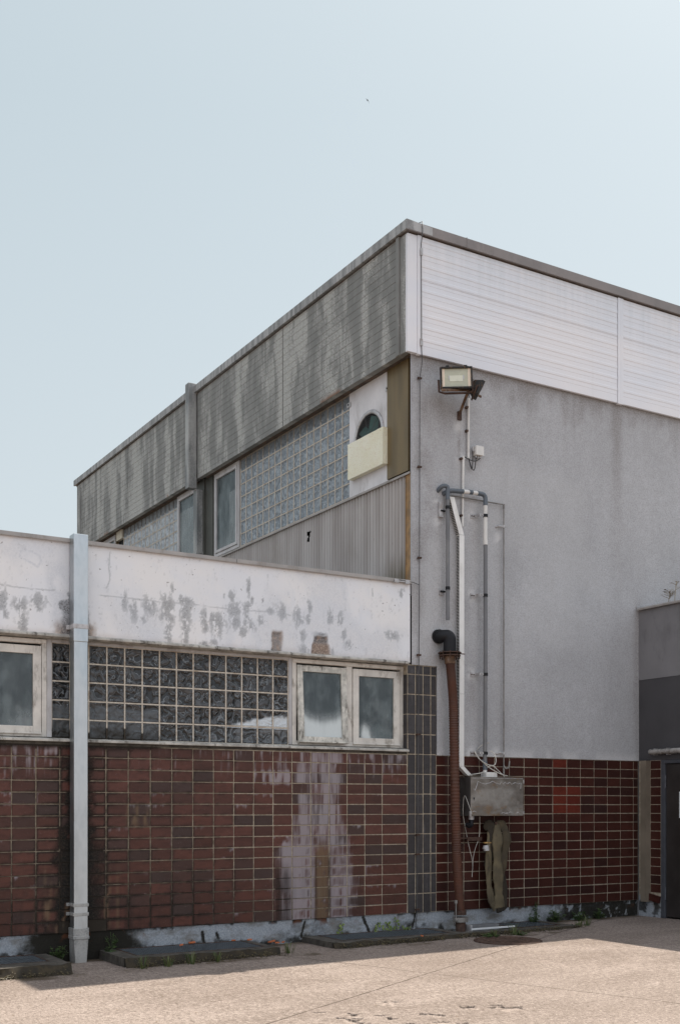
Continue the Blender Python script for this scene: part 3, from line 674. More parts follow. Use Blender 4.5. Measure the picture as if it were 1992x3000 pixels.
# tile cladding
TX = [-4.058-.2583*k for k in range(21, 0, -1)]+[-4.058+.2583*k for k in range(0, 16)]; TX = [x for x in TX if x < -.2]+[-.062]
zlow = list(ROW)
m = MB(); tiles(m, TX, zlow, low_tile_att, skip=lambda i, j: TX[i+1] < -9.4 or (j == 0 and -4.7 < TX[i] < -4.1))
cl = m.build('tile_cladding', MAT['red_tile'], low); tag(cl, 'brown-red tiles streaked with lime and black algae')
g = MB().grid(lin(-9.45, -.06, .02), lin(.225, 2.262, .02), lambda a, b: (a, 0.001+0*a, b), att=low_grout_att); g.build('grout', MAT['grout'], cl)
def slate_att(x, z, ed=None):
    st = fbm(x*24, z*1.5, 71); return dict(pale=.55*sst(.62, .82, st)*sst(.35, .6, fbm(x*3, z*2, 72)), dark=np.zeros_like(x), rust=np.zeros_like(x))
PX = [-.058, .065, .185, .305, .392]; PZ = [3.292-.2565*k for k in range(13)]
m = MB(); tiles(m, PX, [TZ0]+[z for z in PZ[::-1] if z > .3]+[3.41], slate_att, mi=lambda i, j: 0, nx=5, nz=7)
# tiled reveal beside the window
for z0, z1 in zip(PZ[:5], PZ[1:5]+[2.34]):
    if z1 < 2.34: z1 = 2.34
    m.box(-.056, -.05, .004, .10, z1+.005, z0-.005)
pil = m.build('tile_pilaster', MAT['slate_tile'], low); tag(pil, 'slate grey upright tiles at the end of the low building')
g = MB().grid(lin(-.0595, .39, .03), lin(.225, 3.415, .03), lambda a, b: (a, .0005+0*a, b), att=lambda x, z: dict(dark=0*x, rust=0*x)); g.box(-.0525, .0, .003, .13, 2.3, 3.42); g.build('grout', MAT['grout'], pil)
# plinth of the whole street wall
def plinth_att(x, z):
    n = fbm(x*6, z*7, 81); n2 = fbm(x*20, z*16, 82)
    d = sst(.75, .3, np.abs(x+4.25)-.1+.5*(n-.5)); d = np.maximum(d, .8*sst(.08, -.02, z+.16*(n-.5))*sst(.4, .55, n2+.05))
    d = np.maximum(d, .8*sst(.17, .215, z+.06*(n2-.5))*sst(.45, .6, n)); d = np.maximum(d, .85*blob(x, z, .05, .05, .35, .10)*sst(.3, .5, n)); d = np.maximum(d, sst(1.7, 2.9, x+.8*(n-.5))*.9*sst(.3, .5, n2+.1))
    for pts in ([(.07, .23), (.06, .13), (.03, .05)], [(-.72, .2), (-.66, .1), (-.63, .02)], [(-1.55, .19), (-1.6, .02)], [(-2.9, .14), (-2.88, .02)], [(-2.72, .12), (-2.7, .06)]): d = np.maximum(d, .95*(1-sst(.008, .03, seg_dist(x, z, pts)+.03*(n2-.5))))
    d = np.maximum(d, .5*box_mask(x, z, -2.0, -1.2, -.2, .2, .2, .05)*sst(.35, .6, n))
    r = sst(.6, .7, n)*sst(.1, .22, z)*sst(.5, .6, n2)
    return dict(dark=np.clip(d, 0, 1), rust=r)
def plinth(parent, x0, x1):
    MB().grid(lin(x0, x1, .015), lin(-.16, .224, .015), lambda a, b: (a, .012+.006*fbm(a*12, b*12, 7), b), att=plinth_att, smooth=True).build('plinth', MAT['plinth'], parent)
plinth(low, -9.45, .392)

# ================================================================== HALL
hall = thing('factory_hall', 'tall flat-roofed hall with grey rendered wall, weathered grey cladding and a white ribbed band', 'building', (5, 6, 0))
HX, HY, FB = 11.5, 13.38, 7.40
def wall_att(x, z):
    n = fbm(x*3, z*3, 91); n2 = fbm(x*9, z*1.0, 92); n3 = fbm(x*1.3, z*.8, 93)
    d = .75*sst(7.0, 7.42, z+.55*(n-.5)+.5*(n2-.5)); d = np.maximum(d, .55*(1-sst(.12, .34, np.abs(x-.12)+.2*(n-.5)))*sst(.35, .65, n)*.9)
    d = np.maximum(d, .75*(1-sst(.03, .16, np.abs(x-3.58)+.14*(n-.5)))*sst(3.2, 7.2, z)*(.35+.65*sst(5.6, 7.3, z)))
    d = np.maximum(d, .6*blob(x, z, .52, 6.88, .32, .45)*sst(.3, .6, n)); d = np.maximum(d, .8*(1-sst(.01, .035, np.abs(x-.745)+.04*(n-.5)))*box_mask(x, z, .6, .9, 6.15, 6.7, .05, .2))
    for cx, cz in ((1.02, 5.2), (1.0, 4.15), (1.0, 3.1), (.72, 4.2), (.4, 5.3)): d = np.maximum(d, .45*blob(x, z, cx, cz, .18, .32)*sst(.3, .7, n2+.1))
    d = np.maximum(d, .3*sst(.55, .75, n3)*sst(1.2, .3, x)); d = np.maximum(d, .22*sst(.66, .85, n2)*sst(5, 7.4, z))
    d = np.maximum(d, .5*(1-sst(.02, .12, np.abs(x-4.0)+.08*(n-.5)))*sst(4.8, 4.3, z))
    p = np.zeros_like(x)
    for cx, cz in ((.95, 5.45), (.95, 4.39), (.95, 3.34), (.95, 2.3), (.41, 5.6), (.42, 5.3), (.46, 3.85), (1.4, 5.2), (1.37, 2.3), (.74, 6.6), (.78, 6.18)): p = np.maximum(p, blob(x, z, cx, cz, .085, .10)*sst(.35, .5, fbm(x*14, z*14, 95)))
    p = np.maximum(p, .6*sst(2.42, 2.28, z+.12*(n-.5))*sst(.4, .55, n)); p = np.maximum(p, .2*sst(.5, .7, fbm(x*.8, z*.7, 96)))
    return dict(dark=d, pale=p*(1-.5*d))
m = MB().grid([-.002, .03, .07, .11, .15, .19, .23, .27, .31, .35]+lin(.393, 5, .04).tolist()+lin(5.2, HX, .5).tolist(), lin(2.258, 7.44, .04), lambda a, b: (a, -.016+.003*fbm(a*1.5, b*1.5, 2), b), att=wall_att, smooth=True, keep=lambda a, b: ~((a < .392) & (b < 3.40)))
m.grid(lin(-.016, .012, .014), lin(4.3, 7.44, .08), lambda a, b: (-.002+0*a, a, b))
m.box(.0, .25, -.01, .0115, 4.3, 7.43); m.box(.25, HX, .02, .25, -.15, 7.43); m.box(HX-.2, HX, .25, HY-.2, -.15, 8.8); m.box(.3, HX-.2, HY-.2, HY, -.15, 8.8)
m.build('wall', MAT['render'], hall)
m = MB(); RX = [.392, .584]+[.584+.2565*k for k in range(1, 14)]+[4.012]
def rmi(i, j): return 1 if (8 <= i <= 9 and 10 <= j <= 12 or (i == 8 and j == 15)) else 0
tiles(m, RX, list(ROW), lambda x, z, ed=None: plain_att(x, z), mi=rmi, nx=4, nz=3)
cl = m.build('tile_cladding', [MAT['dark_red_tile'], MAT['bright_red_tile']], hall); tag(cl, 'dark red tiles with a few bright red replacements')
g = MB().grid(lin(.391, 4.017, .05), lin(.225, 2.262, .05), lambda a, b: (a, .0012+0*a, b), att=lambda x, z: dict(dark=.12+.15*fbm(x*3, z*3, 4), rust=0*x)); g.build('grout', MAT['grout'], cl)
plinth(hall, .392, 4.02)
# side wall in panels
QX = .07
m = MB(); m.box(.13, .3, .31, HY-.2, 4.2, 7.6); m.build('side_wall', MAT['dark_room'], hall)
m = MB(); m.box(-.1, .3, .0, HY, 7.455, 7.475); m.box(.0, HX, -.066, .0, 7.452, 7.474); m.box(-.02, .12, .02, 6.4, 7.405, 7.455); m.box(-.02, .12, 6.75, HY, 7.405, 7.455); build_each(m, 'soffit', MAT['soffit_board'], hall)
m = MB(); m.box(-.05, HX, -.04, HY, 8.86, 8.92); m.build('roof', MAT['roof_felt'], hall)
# grey fascia along the side: grooved boards
def groove_prof(z0, z1, pitch, gw, gd, off):
    P = [(0, z0)]; z = z0+off
    while z < z1-.02:
        P += [(0, z), (gd, z+gw*.3), (gd, z+gw*.7), (0, z+gw)]; z += pitch
    P += [(0, z1)]; return P
def grey_att(v, z): return dict(rust=sst(7.455, 7.41, z+.12*(fbm(v*5, z*6, 101)-.5))*sst(.56, .66, fbm(v*2.2, z*0+.3, 102)))
pr = groove_prof(FB, 8.905, .1005, .010, .0045, .07); zs = np.array([q[1] for q in pr]); ds = np.array([q[0] for q in pr])
for va, vb in ((.16, 3.285), (3.31, 6.50), (6.60, 9.995), (10.02, 13.03)):
    f = MB(); f.grid(lin(va, vb, .05), np.arange(len(zs)), lambda a, b: (-.11+ds[b.astype(int)], a, zs[b.astype(int)]), att=lambda a, b: grey_att(a, zs[b.astype(int)]))
    f.box(-.1, -.02, va, vb, FB+.004, 8.9); tag(f.build('fascia', MAT['grey_fascia'], hall), 'weathered grey grooved fascia section')
f = MB(); f.box(-.11, -.03, -.03, .088, FB, 8.905); f.box(-.135, -.03, .089, .158, FB-.006, 8.915); f.box(-.102, -.02, 3.287, 3.308, FB, 8.9); f.box(-.102, -.02, 9.997, 10.018, FB, 8.9); f.box(-.112, -.02, 13.05, 13.31, FB, 8.9); f.box(-.125, -.02, 13.032, 13.05, FB, 8.9)
f.box(-.105, -.02, 6.5, 6.53, FB, 8.9)
build_each(f, 'fascia_strip', MAT['grey_fascia'], hall, bevel=.004)
# white ribbed fascia along the street
def rib_prof(z0, z1):
    P = [(0, z0)]; z = 7.503
    while z < z1-.05:
        P += [(0, z-.003), (.0035, z), (.0035, z+.004), (.0005, z+.008), (.0005, z+.062), (-.0045, z+.070), (-.0045, z+.100), (0, z+.108)]; z += .1585
    P += [(0, z1)]; return P
rp = rib_prof(7.397, 8.905)
for xa, xb in ((.101, 3.528), (3.645, HX)):
    f = MB().sweep([(-.075+d, z) for d, z in rp], 'x', xa, xb, closed=False); f.box(xa, xb, -.06, -.03, 7.4, 8.9)
    f.box(xa, xb, -.0795, -.06, 8.348, 8.351)
    tag(f.build('fascia', MAT['white_sheet'], hall), 'white ribbed metal fascia section')
f = MB(); f.box(-.108, .043, -.075, -.03, 7.398, 8.905); f.box(.044, .100, -.088, -.03, 7.385, 8.912); f.box(3.534, 3.585, -.087, -.03, 7.385, 8.91); f.box(3.587, 3.642, -.084, -.03, 7.387, 8.91); f.box(-.02, .06, -.07, .0, 7.40, 7.44)
build_each(f, 'fascia_strip', MAT['white_sheet'], hall, 'white folded strip of the fascia', bevel=.004)
c = MB()
for a, b in ((-.155, .8), (.804, 6), (6.004, HX)): c.sweep([(-.12, 8.925), (-.12, 9.046), (-.11, 9.052), (.25, 9.03), (.25, 8.93), (-.09, 8.93), (-.09, 8.925)], 'x', a, b)
c.box(.8, .803, -.124, .0, 8.92, 9.056)
tag(c.build('roof_edge', MAT['cap_metal'], hall), 'brown-grey metal roof edge')
c = MB()
for a, b in ((-.122, 3.1), (3.103, 6.55), (6.6, 10.05), (10.053, 13.42)): c.sweep([(-.157, 8.928), (-.157, 9.048), (-.147, 9.054), (.25, 9.034), (.25, 8.934), (-.125, 8.934), (-.125, 8.928)], 'y', a, b)
tag(c.build('roof_edge', MAT['zinc_cap'], hall), 'streaked zinc roof edge')
c = MB(); c.box(-.10, -.02, .0, HY, 8.905, 8.93); c.box(-.06, HX, -.06, .0, 8.905, 8.93); build_each(c, 'shadow_strip', MAT['soffit_board'], hall)  # dark strips stand in for the shadow gap under the roof edge
# glazing strip of the side
def up_att(v, z): return dict(dark=.5*sst(7.22, 7.24, z)*(.7+.3*fbm(v*6, z*6, 7)), pale=0*v, grey=0*v)  # top row darkened: soffit shade painted into the blocks
def up_att2(v, z): return dict(dark=.55*sst(7.22, 7.24, z), pale=.35+0*v, grey=0*v)  # same painted soffit shade on the far panel's top row
FS = lambda a, b, d: (QX-d, a, b)
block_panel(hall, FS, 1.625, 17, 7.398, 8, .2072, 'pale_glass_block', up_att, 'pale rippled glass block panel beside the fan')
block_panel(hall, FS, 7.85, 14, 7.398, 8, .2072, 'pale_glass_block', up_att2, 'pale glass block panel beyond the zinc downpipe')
def upper_window(v0, v1, z0, z1, bloom=None):
    wf = MB()
    for a, b, c2, d in ((v0, v0+.055, z0, z1), (v1-.055, v1, z0, z1), (v0+.055, v1-.055, z0, z0+.055), (v0+.055, v1-.055, z1-.055, z1)): wf.box(QX-.02, QX+.05, a, b, c2, d)
    for a, b, c2, d in ((v0+.06, v0+.11, z0+.06, z1-.06), (v1-.11, v1-.06, z0+.06, z1-.06), (v0+.11, v1-.11, z0+.06, z0+.11), (v0+.11, v1-.11, z1-.11, z1-.06)): wf.box(QX-.035, QX+.03, a, b, c2, d)
    o = wf.build('window', MAT['grey_white_frame'], hall, bevel=.004)
    q = MB(); q.grid(lin(v0+.105, v1-.105, .015), lin(z0+.105, z1-.105, .015), lambda a, b: (QX-.005, a, b), att=lambda a, b: dict(pale=bloom(a, b) if bloom else 0*a)); q.grid(np.array([v0+.105, v1-.105]), np.array([z0+.105, z1-.105]), lambda a, b: (QX+.001, a, b)); q.build('pane', MAT['pane'], o); return o
tag(upper_window(5.172, 6.17, 5.945, 7.40, lambda v, z: np.maximum(.42*sst(5.585, 5.57, v+.02*(6.9-z))*sst(6.97, 6.95, z), .40*sst(6.55, 6.02, z+.25*(v-5.6)))), 'tall grey-white window of the side wall'); upper_window(6.86, 7.83, 5.7, 7.40, lambda v, z: .45*sst(7.10, 7.06, z)); upper_window(11.15, 12.4, 5.7, 7.39)
simple('olive_grey', (.066, .066, .056), .5, .2, var=.2, scale=2)
m = MB(); m.box(.04, .12, 6.20, 6.50, 4.25, 7.45); m.box(.02, .13, 6.52, 6.85, 4.25, 7.45); build_each(m, 'grey_panel', MAT['olive_grey'], hall)
m = MB(); m.box(.04, .12, .125, .625, 5.95, 7.455); m.box(.04, .12, 12.42, 13.3, 4.25, 7.45); m.box(.035, .1, 11.12, 11.15, 5, 7.42)
build_each(m, 'olive_panel', MAT['olive'], hall)
m = MB(); m.box(.03, .1, 10.76, 11.09, 7.22, 7.41); m.build('cream_plate', MAT['cream_board'], hall)
# fan panel with round opening
FC = (1.10, 6.635); FR = .335
m = MB(); v0, v1, z0, z1 = .63, 1.622, 5.93, 7.452; N = 48; inn, out, back = [], [], []
for k in range(N):
    a = 2*math.pi*k/N; ca, sa = math.cos(a), math.sin(a)
    t = min(((v1-FC[0]) if ca > 0 else (FC[0]-v0))/max(abs(ca), 1e-6), ((z1-FC[1]) if sa > 0 else (FC[1]-z0))/max(abs(sa), 1e-6))
    inn.append((.06, FC[0]+FR*ca, FC[1]+FR*sa)); out.append((.06, FC[0]+t*ca, FC[1]+t*sa)); back.append((.125, FC[0]+FR*ca, FC[1]+FR*sa))
m.add(inn+out, [(k, (k+1) % N, N+(k+1) % N, N+k) for k in range(N)])
m.add([(.06, v0, z0), (.06, v1, z0), (.06, v0, z1), (.06, v1, z1)]+out, []) 
for cxy in ((v0, z0), (v1, z0), (v0, z1), (v1, z1)):
    ks = sorted(range(N), key=lambda k: (out[k][1]-cxy[0])**2+(out[k][2]-cxy[1])**2)[:2]
    m.add([(.06, *cxy), out[ks[0]], out[ks[1]]], [(0, 1, 2)])
m.box(.062, .11, v0, v0+.01, z0, z1); m.box(.062, .11, v1-.01, v1, z0, z1)
fp = m.build('fan_panel', MAT['panel_white'], hall); tag(fp, 'white sheet panel with round fan opening')
m = MB(); m.add(inn+back, [(k, (k+1) % N, N+(k+1) % N, N+k) for k in range(N)]); m.add(back, [tuple(range(N))]); m.build('fan_opening', MAT['dark_room'], fp)
def circ(r, x, n=40): return [(x, FC[0]+r*math.cos(2*math.pi*k/n), FC[1]+r*math.sin(2*math.pi*k/n)) for k in range(n+1)]
m = MB()
for k in range(1, 12): m.tube(circ(.03+.0265*k, .035+.001*k), .0028, 5, cap=False)
for k in range(3): a = k*math.pi/3+.3; m.tube([(.04, FC[0]-FR*math.cos(a), FC[1]-FR*math.sin(a)), (.033, *FC), (.04, FC[0]+FR*math.cos(a), FC[1]+FR*math.sin(a))], .003, 5)
m.build('fan_grille', MAT['wire_steel'], fp)
m = MB(); m.tube(circ(FR+.018, .052), .028, 8, cap=False, sec=(1, .6)); m.build('fan_ring', MAT['bracket_zinc'], fp)
simple('fan_green', (.035, .10, .085), .5); simple('concrete_dark', (.09, .085, .08), .9)
m = MB()
for k in range(5):
    a = k*2*math.pi/5+.35; R = Matrix.Translation((.095, *FC)) @ Matrix.Rotation(a, 4, 'X') @ Matrix.Rotation(.45, 4, 'Z')
    m.box(-.004, .004, -.07, .07, .04, .30, 0, R)
m.tube([(.07, *FC), (.12, *FC)], .055, 16); build_each(m, 'fan_blade', MAT['fan_green'], fp)
m = MB()
for v, z in ((.63, 7.17), (.63, 6.29), (1.625, 7.25)): m.box(.045, .052, v-.045, v+.045, z-.035, z+.03); m.tube([(.036, v, z), (.046, v, z)], .012, 8, 1)
build_each(m, 'clip_plate', [MAT['bracket_zinc'], MAT['black_metal']], fp)
# corrugated sheet with flashing and ochre post
vs_ = lin(.128, 6.2, .077/8); hv, hz = on_side(905, 1568, .0)
m = MB().grid(vs_, lin(4.25, 5.895, .03), lambda a, b: (.012+.0135*np.cos(2*math.pi*a/.077), a, b), att=lambda v, z: dict(dark=.85*sst(4.95, 4.5, z+.3*(fbm(v*9, z*1.5, 6)-.5))*sst(.95, .3, v)+.25*sst(5.7, 5.9, z)*fbm(v*8, z*2, 5)+.3*sst(-.1, .9, np.cos(2*math.pi*v/.077))*(.6+.6*fbm(v*5, z*1.5, 9))+.9*(1-sst(.015, .03, np.minimum(np.abs(v-.45)+np.abs(z-5.05), np.abs(v-.9)+np.abs(z-5.2))))),  # shade of the rib valleys painted into dark, along with stains
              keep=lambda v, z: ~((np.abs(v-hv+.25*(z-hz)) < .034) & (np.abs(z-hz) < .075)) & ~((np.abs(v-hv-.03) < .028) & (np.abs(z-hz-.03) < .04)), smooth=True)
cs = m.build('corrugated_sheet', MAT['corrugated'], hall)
m = MB().sweep([(-.02, 5.872), (-.02, 5.90), (.06, 5.93), (.06, 5.905), (-.012, 5.88), (-.012, 5.872)], 'y', .02, 6.2); m.build('flashing', MAT['coping_metal'], cs)
m = MB(); m.box(.004, .08, .014, .122, 4.5, 5.905); m.box(-.004, .004, .118, .126, 4.5, 5.9); tag(m.build('corner_post', MAT['ochre_post'], hall, bevel=.003), 'ochre corner post beside the corrugated sheet')
m = MB(); m.box(.001, .03, .001, .012, 4.5, 7.43); m.build('corner_bead', MAT['ochre_post'], hall)

# ================================================================== ENTRANCE BLOCK on the right
ent = thing('entrance_block', 'low dark grey block with a metal door jutting out from the hall', 'building', (6, -2.2, 0))
EX, EY = 4.017, -4.8
def jit(a, b, k): return .004*fbm(a*14, b*14, k)
m = MB().grid(lin(EY, .0, .04), lin(3.437, 4.45, .04), lambda a, b: (EX-.006+jit(a, b, 3), a, b), smooth=True); m.box(EX, EX+.2, EY, -.0, 3.44, 4.45); tag(m.build('wall', MAT['grey_paint'], ent), 'lighter grey upper wall')
m = MB().grid(lin(EY, .0, .04), lin(2.258, 3.434, .04), lambda a, b: (EX-.001+jit(a, b, 4), a, b), smooth=True); m.box(EX+.004, EX+.2, EY, -.0, 2.26, 3.438); m.box(EX+.2, 8.6, EY, EY+.2, -.15, 4.45); m.box(8.4, 8.6, EY+.2, -.02, -.15, 4.45); m.box(EX+.02, EX+.2, EY+.001, -1.56, -.15, 2.25)
m.box(EX+.35, EX+.4, -1.7, -.02, -.1, 2.258); tag(m.build('wall', MAT['dark_paint'], ent), 'dark charcoal lower wall')
m = MB().sweep([(EX-.055, 4.452), (EX-.055, 4.475), (EX-.03, 4.492), (EX+.3, 4.50), (EX+.3, 4.455)], 'y', EY-.05, -.035); m.add([(EX-.055, -.035, 4.452), (EX-.055, -.035, 4.475), (EX-.06, -.0165, 4.53), (EX-.04, -.0165, 4.50)], [(0, 1, 2, 3)])
m.build('coping', MAT['coping_metal'], ent)
m = MB(); m.box(EX+.15, 8.5, EY+.1, -.02, 4.3, 4.35); m.build('roof', MAT['roof_felt'], ent)
m = MB(); EV = [-.44, -.236]
for j in range(16):
    if j == 0: continue
    for a, b in ((-.438, -.242),): m.box(EX+.001, EX+.006, a+.004, b-.004, ROW[j]+.005, ROW[j+1]-.005)
cl = m.build('tile_cladding', MAT['dark_red_tile'], ent)
g = MB(); g.box(EX+.005, EX+.2, -.445, -.014, .30, 2.256); g.build('grout', MAT['grout'], cl)
m = MB().grid(lin(-.445, -.012, .02), lin(-.1, .30, .02), lambda a, b: (EX+.003+.006*fbm(a*14, b*14, 5), a, b), att=lambda v, z: dict(dark=.75*sst(.45, .6, fbm(v*9, z*9, 12)), rust=0*v), smooth=True); m.box(EX+.012, EX+.2, -.445, -.02, -.1, .3); m.build('plinth', MAT['plinth'], ent)
d = MB(); d.box(EX+.03, EX+.07, -1.46, -.515, .02, 2.20); do = d.build('door', MAT['door_paint'], ent, bevel=.003)
d = MB(); d.box(EX-.004, EX+.10, -.512, -.446, .0, 2.255); d.box(EX-.004, EX+.10, -1.53, -1.464, .0, 2.255); d.box(EX-.003, EX+.10, -1.464, -.512, 2.205, 2.255); d.build('door_frame', MAT['door_frame'], do, bevel=.003)
for z in (1.95, .35): 
    d = MB(); d.tube([(EX+.012, -.515, z-.09), (EX+.012, -.515, z-.002)], .014, 8); d.tube([(EX+.012, -.515, z+.002), (EX+.012, -.515, z+.09)], .014, 8); d.build('hinge', MAT['door_frame'], do)
d = MB(); d.box(EX+.024, EX+.03, -1.05, -.76, 1.43, 1.80); d.build('notice_plate', MAT['sign_white'], do)
d = MB(); d.box(EX-.02, EX+.028, -1.40, -1.25, 1.04, 1.06); d.box(EX+.01, EX+.03, -1.42, -1.38, .95, 1.12); d.build('door_handle', MAT['bracket_zinc'], do)
m = MB()
m.box(EX-.055, EX-.003, -.3, -.26, .28, .285)
R = Matrix.Translation((EX-.0, -.34, .30)) @ Matrix.Rotation(.18, 4, 'X')
m = MB(); m.box(-.03, .0, -.1, .1, -.08, .02, 0, R); single('loose_tile', m, MAT['dark_red_tile'], 'loose dark tile slipping off the wall beside the metal door', 'tile', (EX, -.34, .2))
m = MB(); m.box(3.925, 3.931, -.238, -.137, .215, 2.254); m.box(3.931, EX, -.238, -.231, .215, 2.254); m.box(3.931, EX, -.144, -.137, .215, 2.254); m.box(3.923, 3.934, -.2405, -.234, .215, 2.254)
single('steel_post', m, MAT['post_paint'], 'beige-brown square metal cover post in the corner beside the door', 'post', (3.97, -.19, .215))
lamp = thing('tube_lamp', 'grimy tubular lamp mounted above the metal door', 'lamp', (EX-.06, -.9, 2.37))
m = MB(); m.tube([(EX-.065, -.285, 2.372), (EX-.065, -.30, 2.374), (EX-.065, -1.5, 2.376)], [.03, .04, .04], 14); m.build('lamp_tube', MAT['lamp_tube'], lamp)
m = MB()
for v in (-.38, -.62, -1.0, -1.3): m.box(EX-.075, EX-.0, v-.008, v+.008, 2.412, 2.422); m.box(EX-.075, EX-.0, v-.008, v+.008, 2.326, 2.334)
build_each(m, 'clip', MAT['bracket_zinc'], lamp)

# ================================================================== DOWNPIPES
dp = thing('downpipe', 'shiny galvanised square downpipe in front of the low tiled building', 'downpipe', (-4.40, -.11, -.08))
a, b, y0, y1 = -4.478, -4.326, -.188, -.040
m = MB(); m.box(a-.004, b+.004, y0-.004, y1, 3.36, 4.515); m.build('upper_sleeve', MAT['galvanised'], dp, bevel=.006)
m = MB(); m.box(a, b, y0, y1, .20, 3.362); m.build('pipe', MAT['galvanised'], dp, bevel=.006)
for z, h in ((3.50, .05), (.52, .035), (.42, .035)):
    m = MB(); m.box(a-.009, b+.009, y0-.009, y1+.01, z, z+h); m.box(a-.04, a-.009, y1-.02, y1+.012, z, z+h); m.box(b+.009, b+.02, y1-.02, y1+.012, z, z+h); m.build('clamp', MAT['old_zinc' if z < 1 else 'bracket_zinc'], dp, bevel=.003)
m = MB(); m.box(a-.01, b+.01, y0-.01, y1+.012, .17, .29); m.box(a-.014, b+.014, y0-.014, y1+.012, .17, .205); m.build('collar', MAT['old_zinc'], dp, bevel=.004)
m = MB(); m.add([(a-.004, y0-.004, .17), (b+.004, y0-.004, .17), (b+.004, y1, .17), (a-.004, y1, .17), (a+.02, y0+.008, -.09), (b-.012, y0+.008, -.09), (b-.004, y1, -.09), (a+.0, y1, -.09)], [(0, 1, 2, 3), (4, 7, 6, 5), (0, 4, 5, 1), (1, 5, 6, 2), (2, 6, 7, 3), (3, 7, 4, 0)]); m.build('shoe', MAT['old_zinc'], dp)
dp = thing('downpipe', 'old grey zinc downpipe stepping over the fascia of the tall hall', 'downpipe', (-.1, 6.64, 4.4))
m = MB(); m.box(-.265, -.108, 6.556, 6.706, 7.232, 9.09); m.build('rainwater_box', MAT['old_zinc'], dp, bevel=.004)
m = MB(); m.box(-.10, .018, 6.572, 6.722, 4.25, 7.229); m.build('pipe', MAT['old_zinc'], dp, bevel=.004)
for z in (6.08, 5.55):
    m = MB(); m.box(-.108, .02, 6.564, 6.73, z, z+.045); m.tube([(-.03, 6.56, z+.02), (-.03, 6.53, z+.02)], .012, 8); m.build('clamp', MAT['old_zinc'], dp)

# ================================================================== THINGS ON THE WALL
lc = thing('lightning_conductor', 'thin steel conductor wire clipped down the hall corner and slate tiles', 'wire', (.1, -.04, 0))
m = MB(); m.tube([(.06, .1, 9.07), (.07, -.02, 9.085), (.085, -.13, 9.07), (.086, -.135, 8.95), (.088, -.10, 8.8), (.094, -.10, 7.45), (.11, -.09, 7.30), (.101, -.05, 7.10), (.098, -.045, 4.44), (.085, -.04, 2.6), (.074, -.038, 1.0), (.07, -.035, .25), (.05, -.02, .0)], .0055, 6); m.build('wire', MAT['wire_steel'], lc)
m = MB(); m.tube([(.096, -.045, 4.44), (.0, -.06, 4.46), (-.25, -.07, 4.47)], .005, 6); m.build('branch_wire', MAT['wire_steel'], lc)
for x, z in ((.101, 7.10), (.1, 5.96), (.099, 4.79), (.09, 3.54), (.085, 2.52), (.076, 1.23), (.075, .98), (.07, .27)):
    m = MB(); m.box(x-.028, x+.028, -.055, -.035, z-.011, z+.011); m.tube([(x+.018, -.02, z), (x+.018, -.062, z)], .01, 8); m.tube([(x-.012, .0, z-.005), (x-.012, -.05, z-.005)], .008, 8); m.build('clamp', MAT['rust_dark'], lc)
for z in (8.70, 7.54):
    m = MB(); m.box(.075, .108, -.107, -.088, z-.045, z+.045); m.build('clamp', MAT['bracket_zinc'], lc)
m = MB(); m.box(-.30, -.06, -.075, -.063, 4.446, 4.46); m.box(-.30, -.24, -.079, -.062, 4.43, 4.475); m.box(-.14, -.08, -.079, -.062, 4.43, 4.475); build_each(m, 'strap', MAT['bracket_zinc'], lc)

def floodlight(name, label, C, yaw, tiltv, S, roll=0.):
    """local: looks along -y"""
    t = thing(name, label, 'floodlight', C, 'floodlights under the white fascia')
    M = Matrix.Translation(C) @ Matrix.Rotation(yaw, 4, 'Z') @ Matrix.Rotation(tiltv, 4, 'X') @ Matrix.Rotation(roll, 4, 'Y')
    wx, hz, th = .205*S, .135*S, .02*S
    m = MB(); ring(m, -wx, wx, -hz, hz, th, -.03*S, .03*S, 0, M)
    v = [(-wx*.98, .03*S, -hz*.98), (wx*.98, .03*S, -hz*.98), (wx*.98, .03*S, hz*.98), (-wx*.98, .03*S, hz*.98), (-wx*.7, .17*S, -hz*.6), (wx*.7, .17*S, -hz*.6), (wx*.7, .17*S, hz*.6), (-wx*.7, .17*S, hz*.6)]
    m.add([M @ Vector(p) for p in v], [(0, 1, 5, 4), (1, 2, 6, 5), (2, 3, 7, 6), (3, 0, 4, 7), (4, 5, 6, 7)])
    m.box(-.07*S, .07*S, .165*S, .235*S, -.06*S, .06*S, 0, M)
    for q in (-.11, .12): m.box((q-.02)*S, (q+.02)*S, -.02*S, .03*S, hz+.003*S, hz+.02*S, 0, M)
    m.build('housing', MAT['black_metal'], t, bevel=.003)
    m = MB(); m.box(-wx+th, wx-th, .0, .004, -hz+th, hz-th, 0, M); m.box(-wx+th, -wx+th+.036*S, -.006, -.001, -hz+th, hz-th, 1, M); m.box(wx-th-.036*S, wx-th, -.006, -.001, -hz+th, hz-th, 1, M); m.box(-.085*S, .085*S, -.004, -.001, -.045*S, .03*S, 2, M); m.box(-.1*S, -.086*S, -.005, -.001, -.02*S, .03*S, 3, M); m.box(.086*S, .1*S, -.005, -.001, -.02*S, .03*S, 3, M)
    m.build('lens', [MAT['lens_glass'], MAT['lens_reflector'], MAT['lens_tube'], MAT['bracket_zinc']], t)
    m = MB(); m.tube([M @ Vector(p) for p in ((-wx-.012*S, .07*S, 0), (-wx-.012*S, .05*S, -hz-.02*S), (-wx*.7, .04*S, -hz-.045*S), (wx*.7, .04*S, -hz-.045*S), (wx+.012*S, .05*S, -hz-.02*S), (wx+.012*S, .07*S, 0))], .014*S, 8); m.build('yoke', MAT['rust_dark'], t)
    return t
fx, fz = on_wall(1336, 1107, -.40); floodlight('floodlight', 'large rusty floodlight with pale lens facing the yard', (fx, -.40, fz), -YAW+.05, math.radians(3), 1.0, -.04)
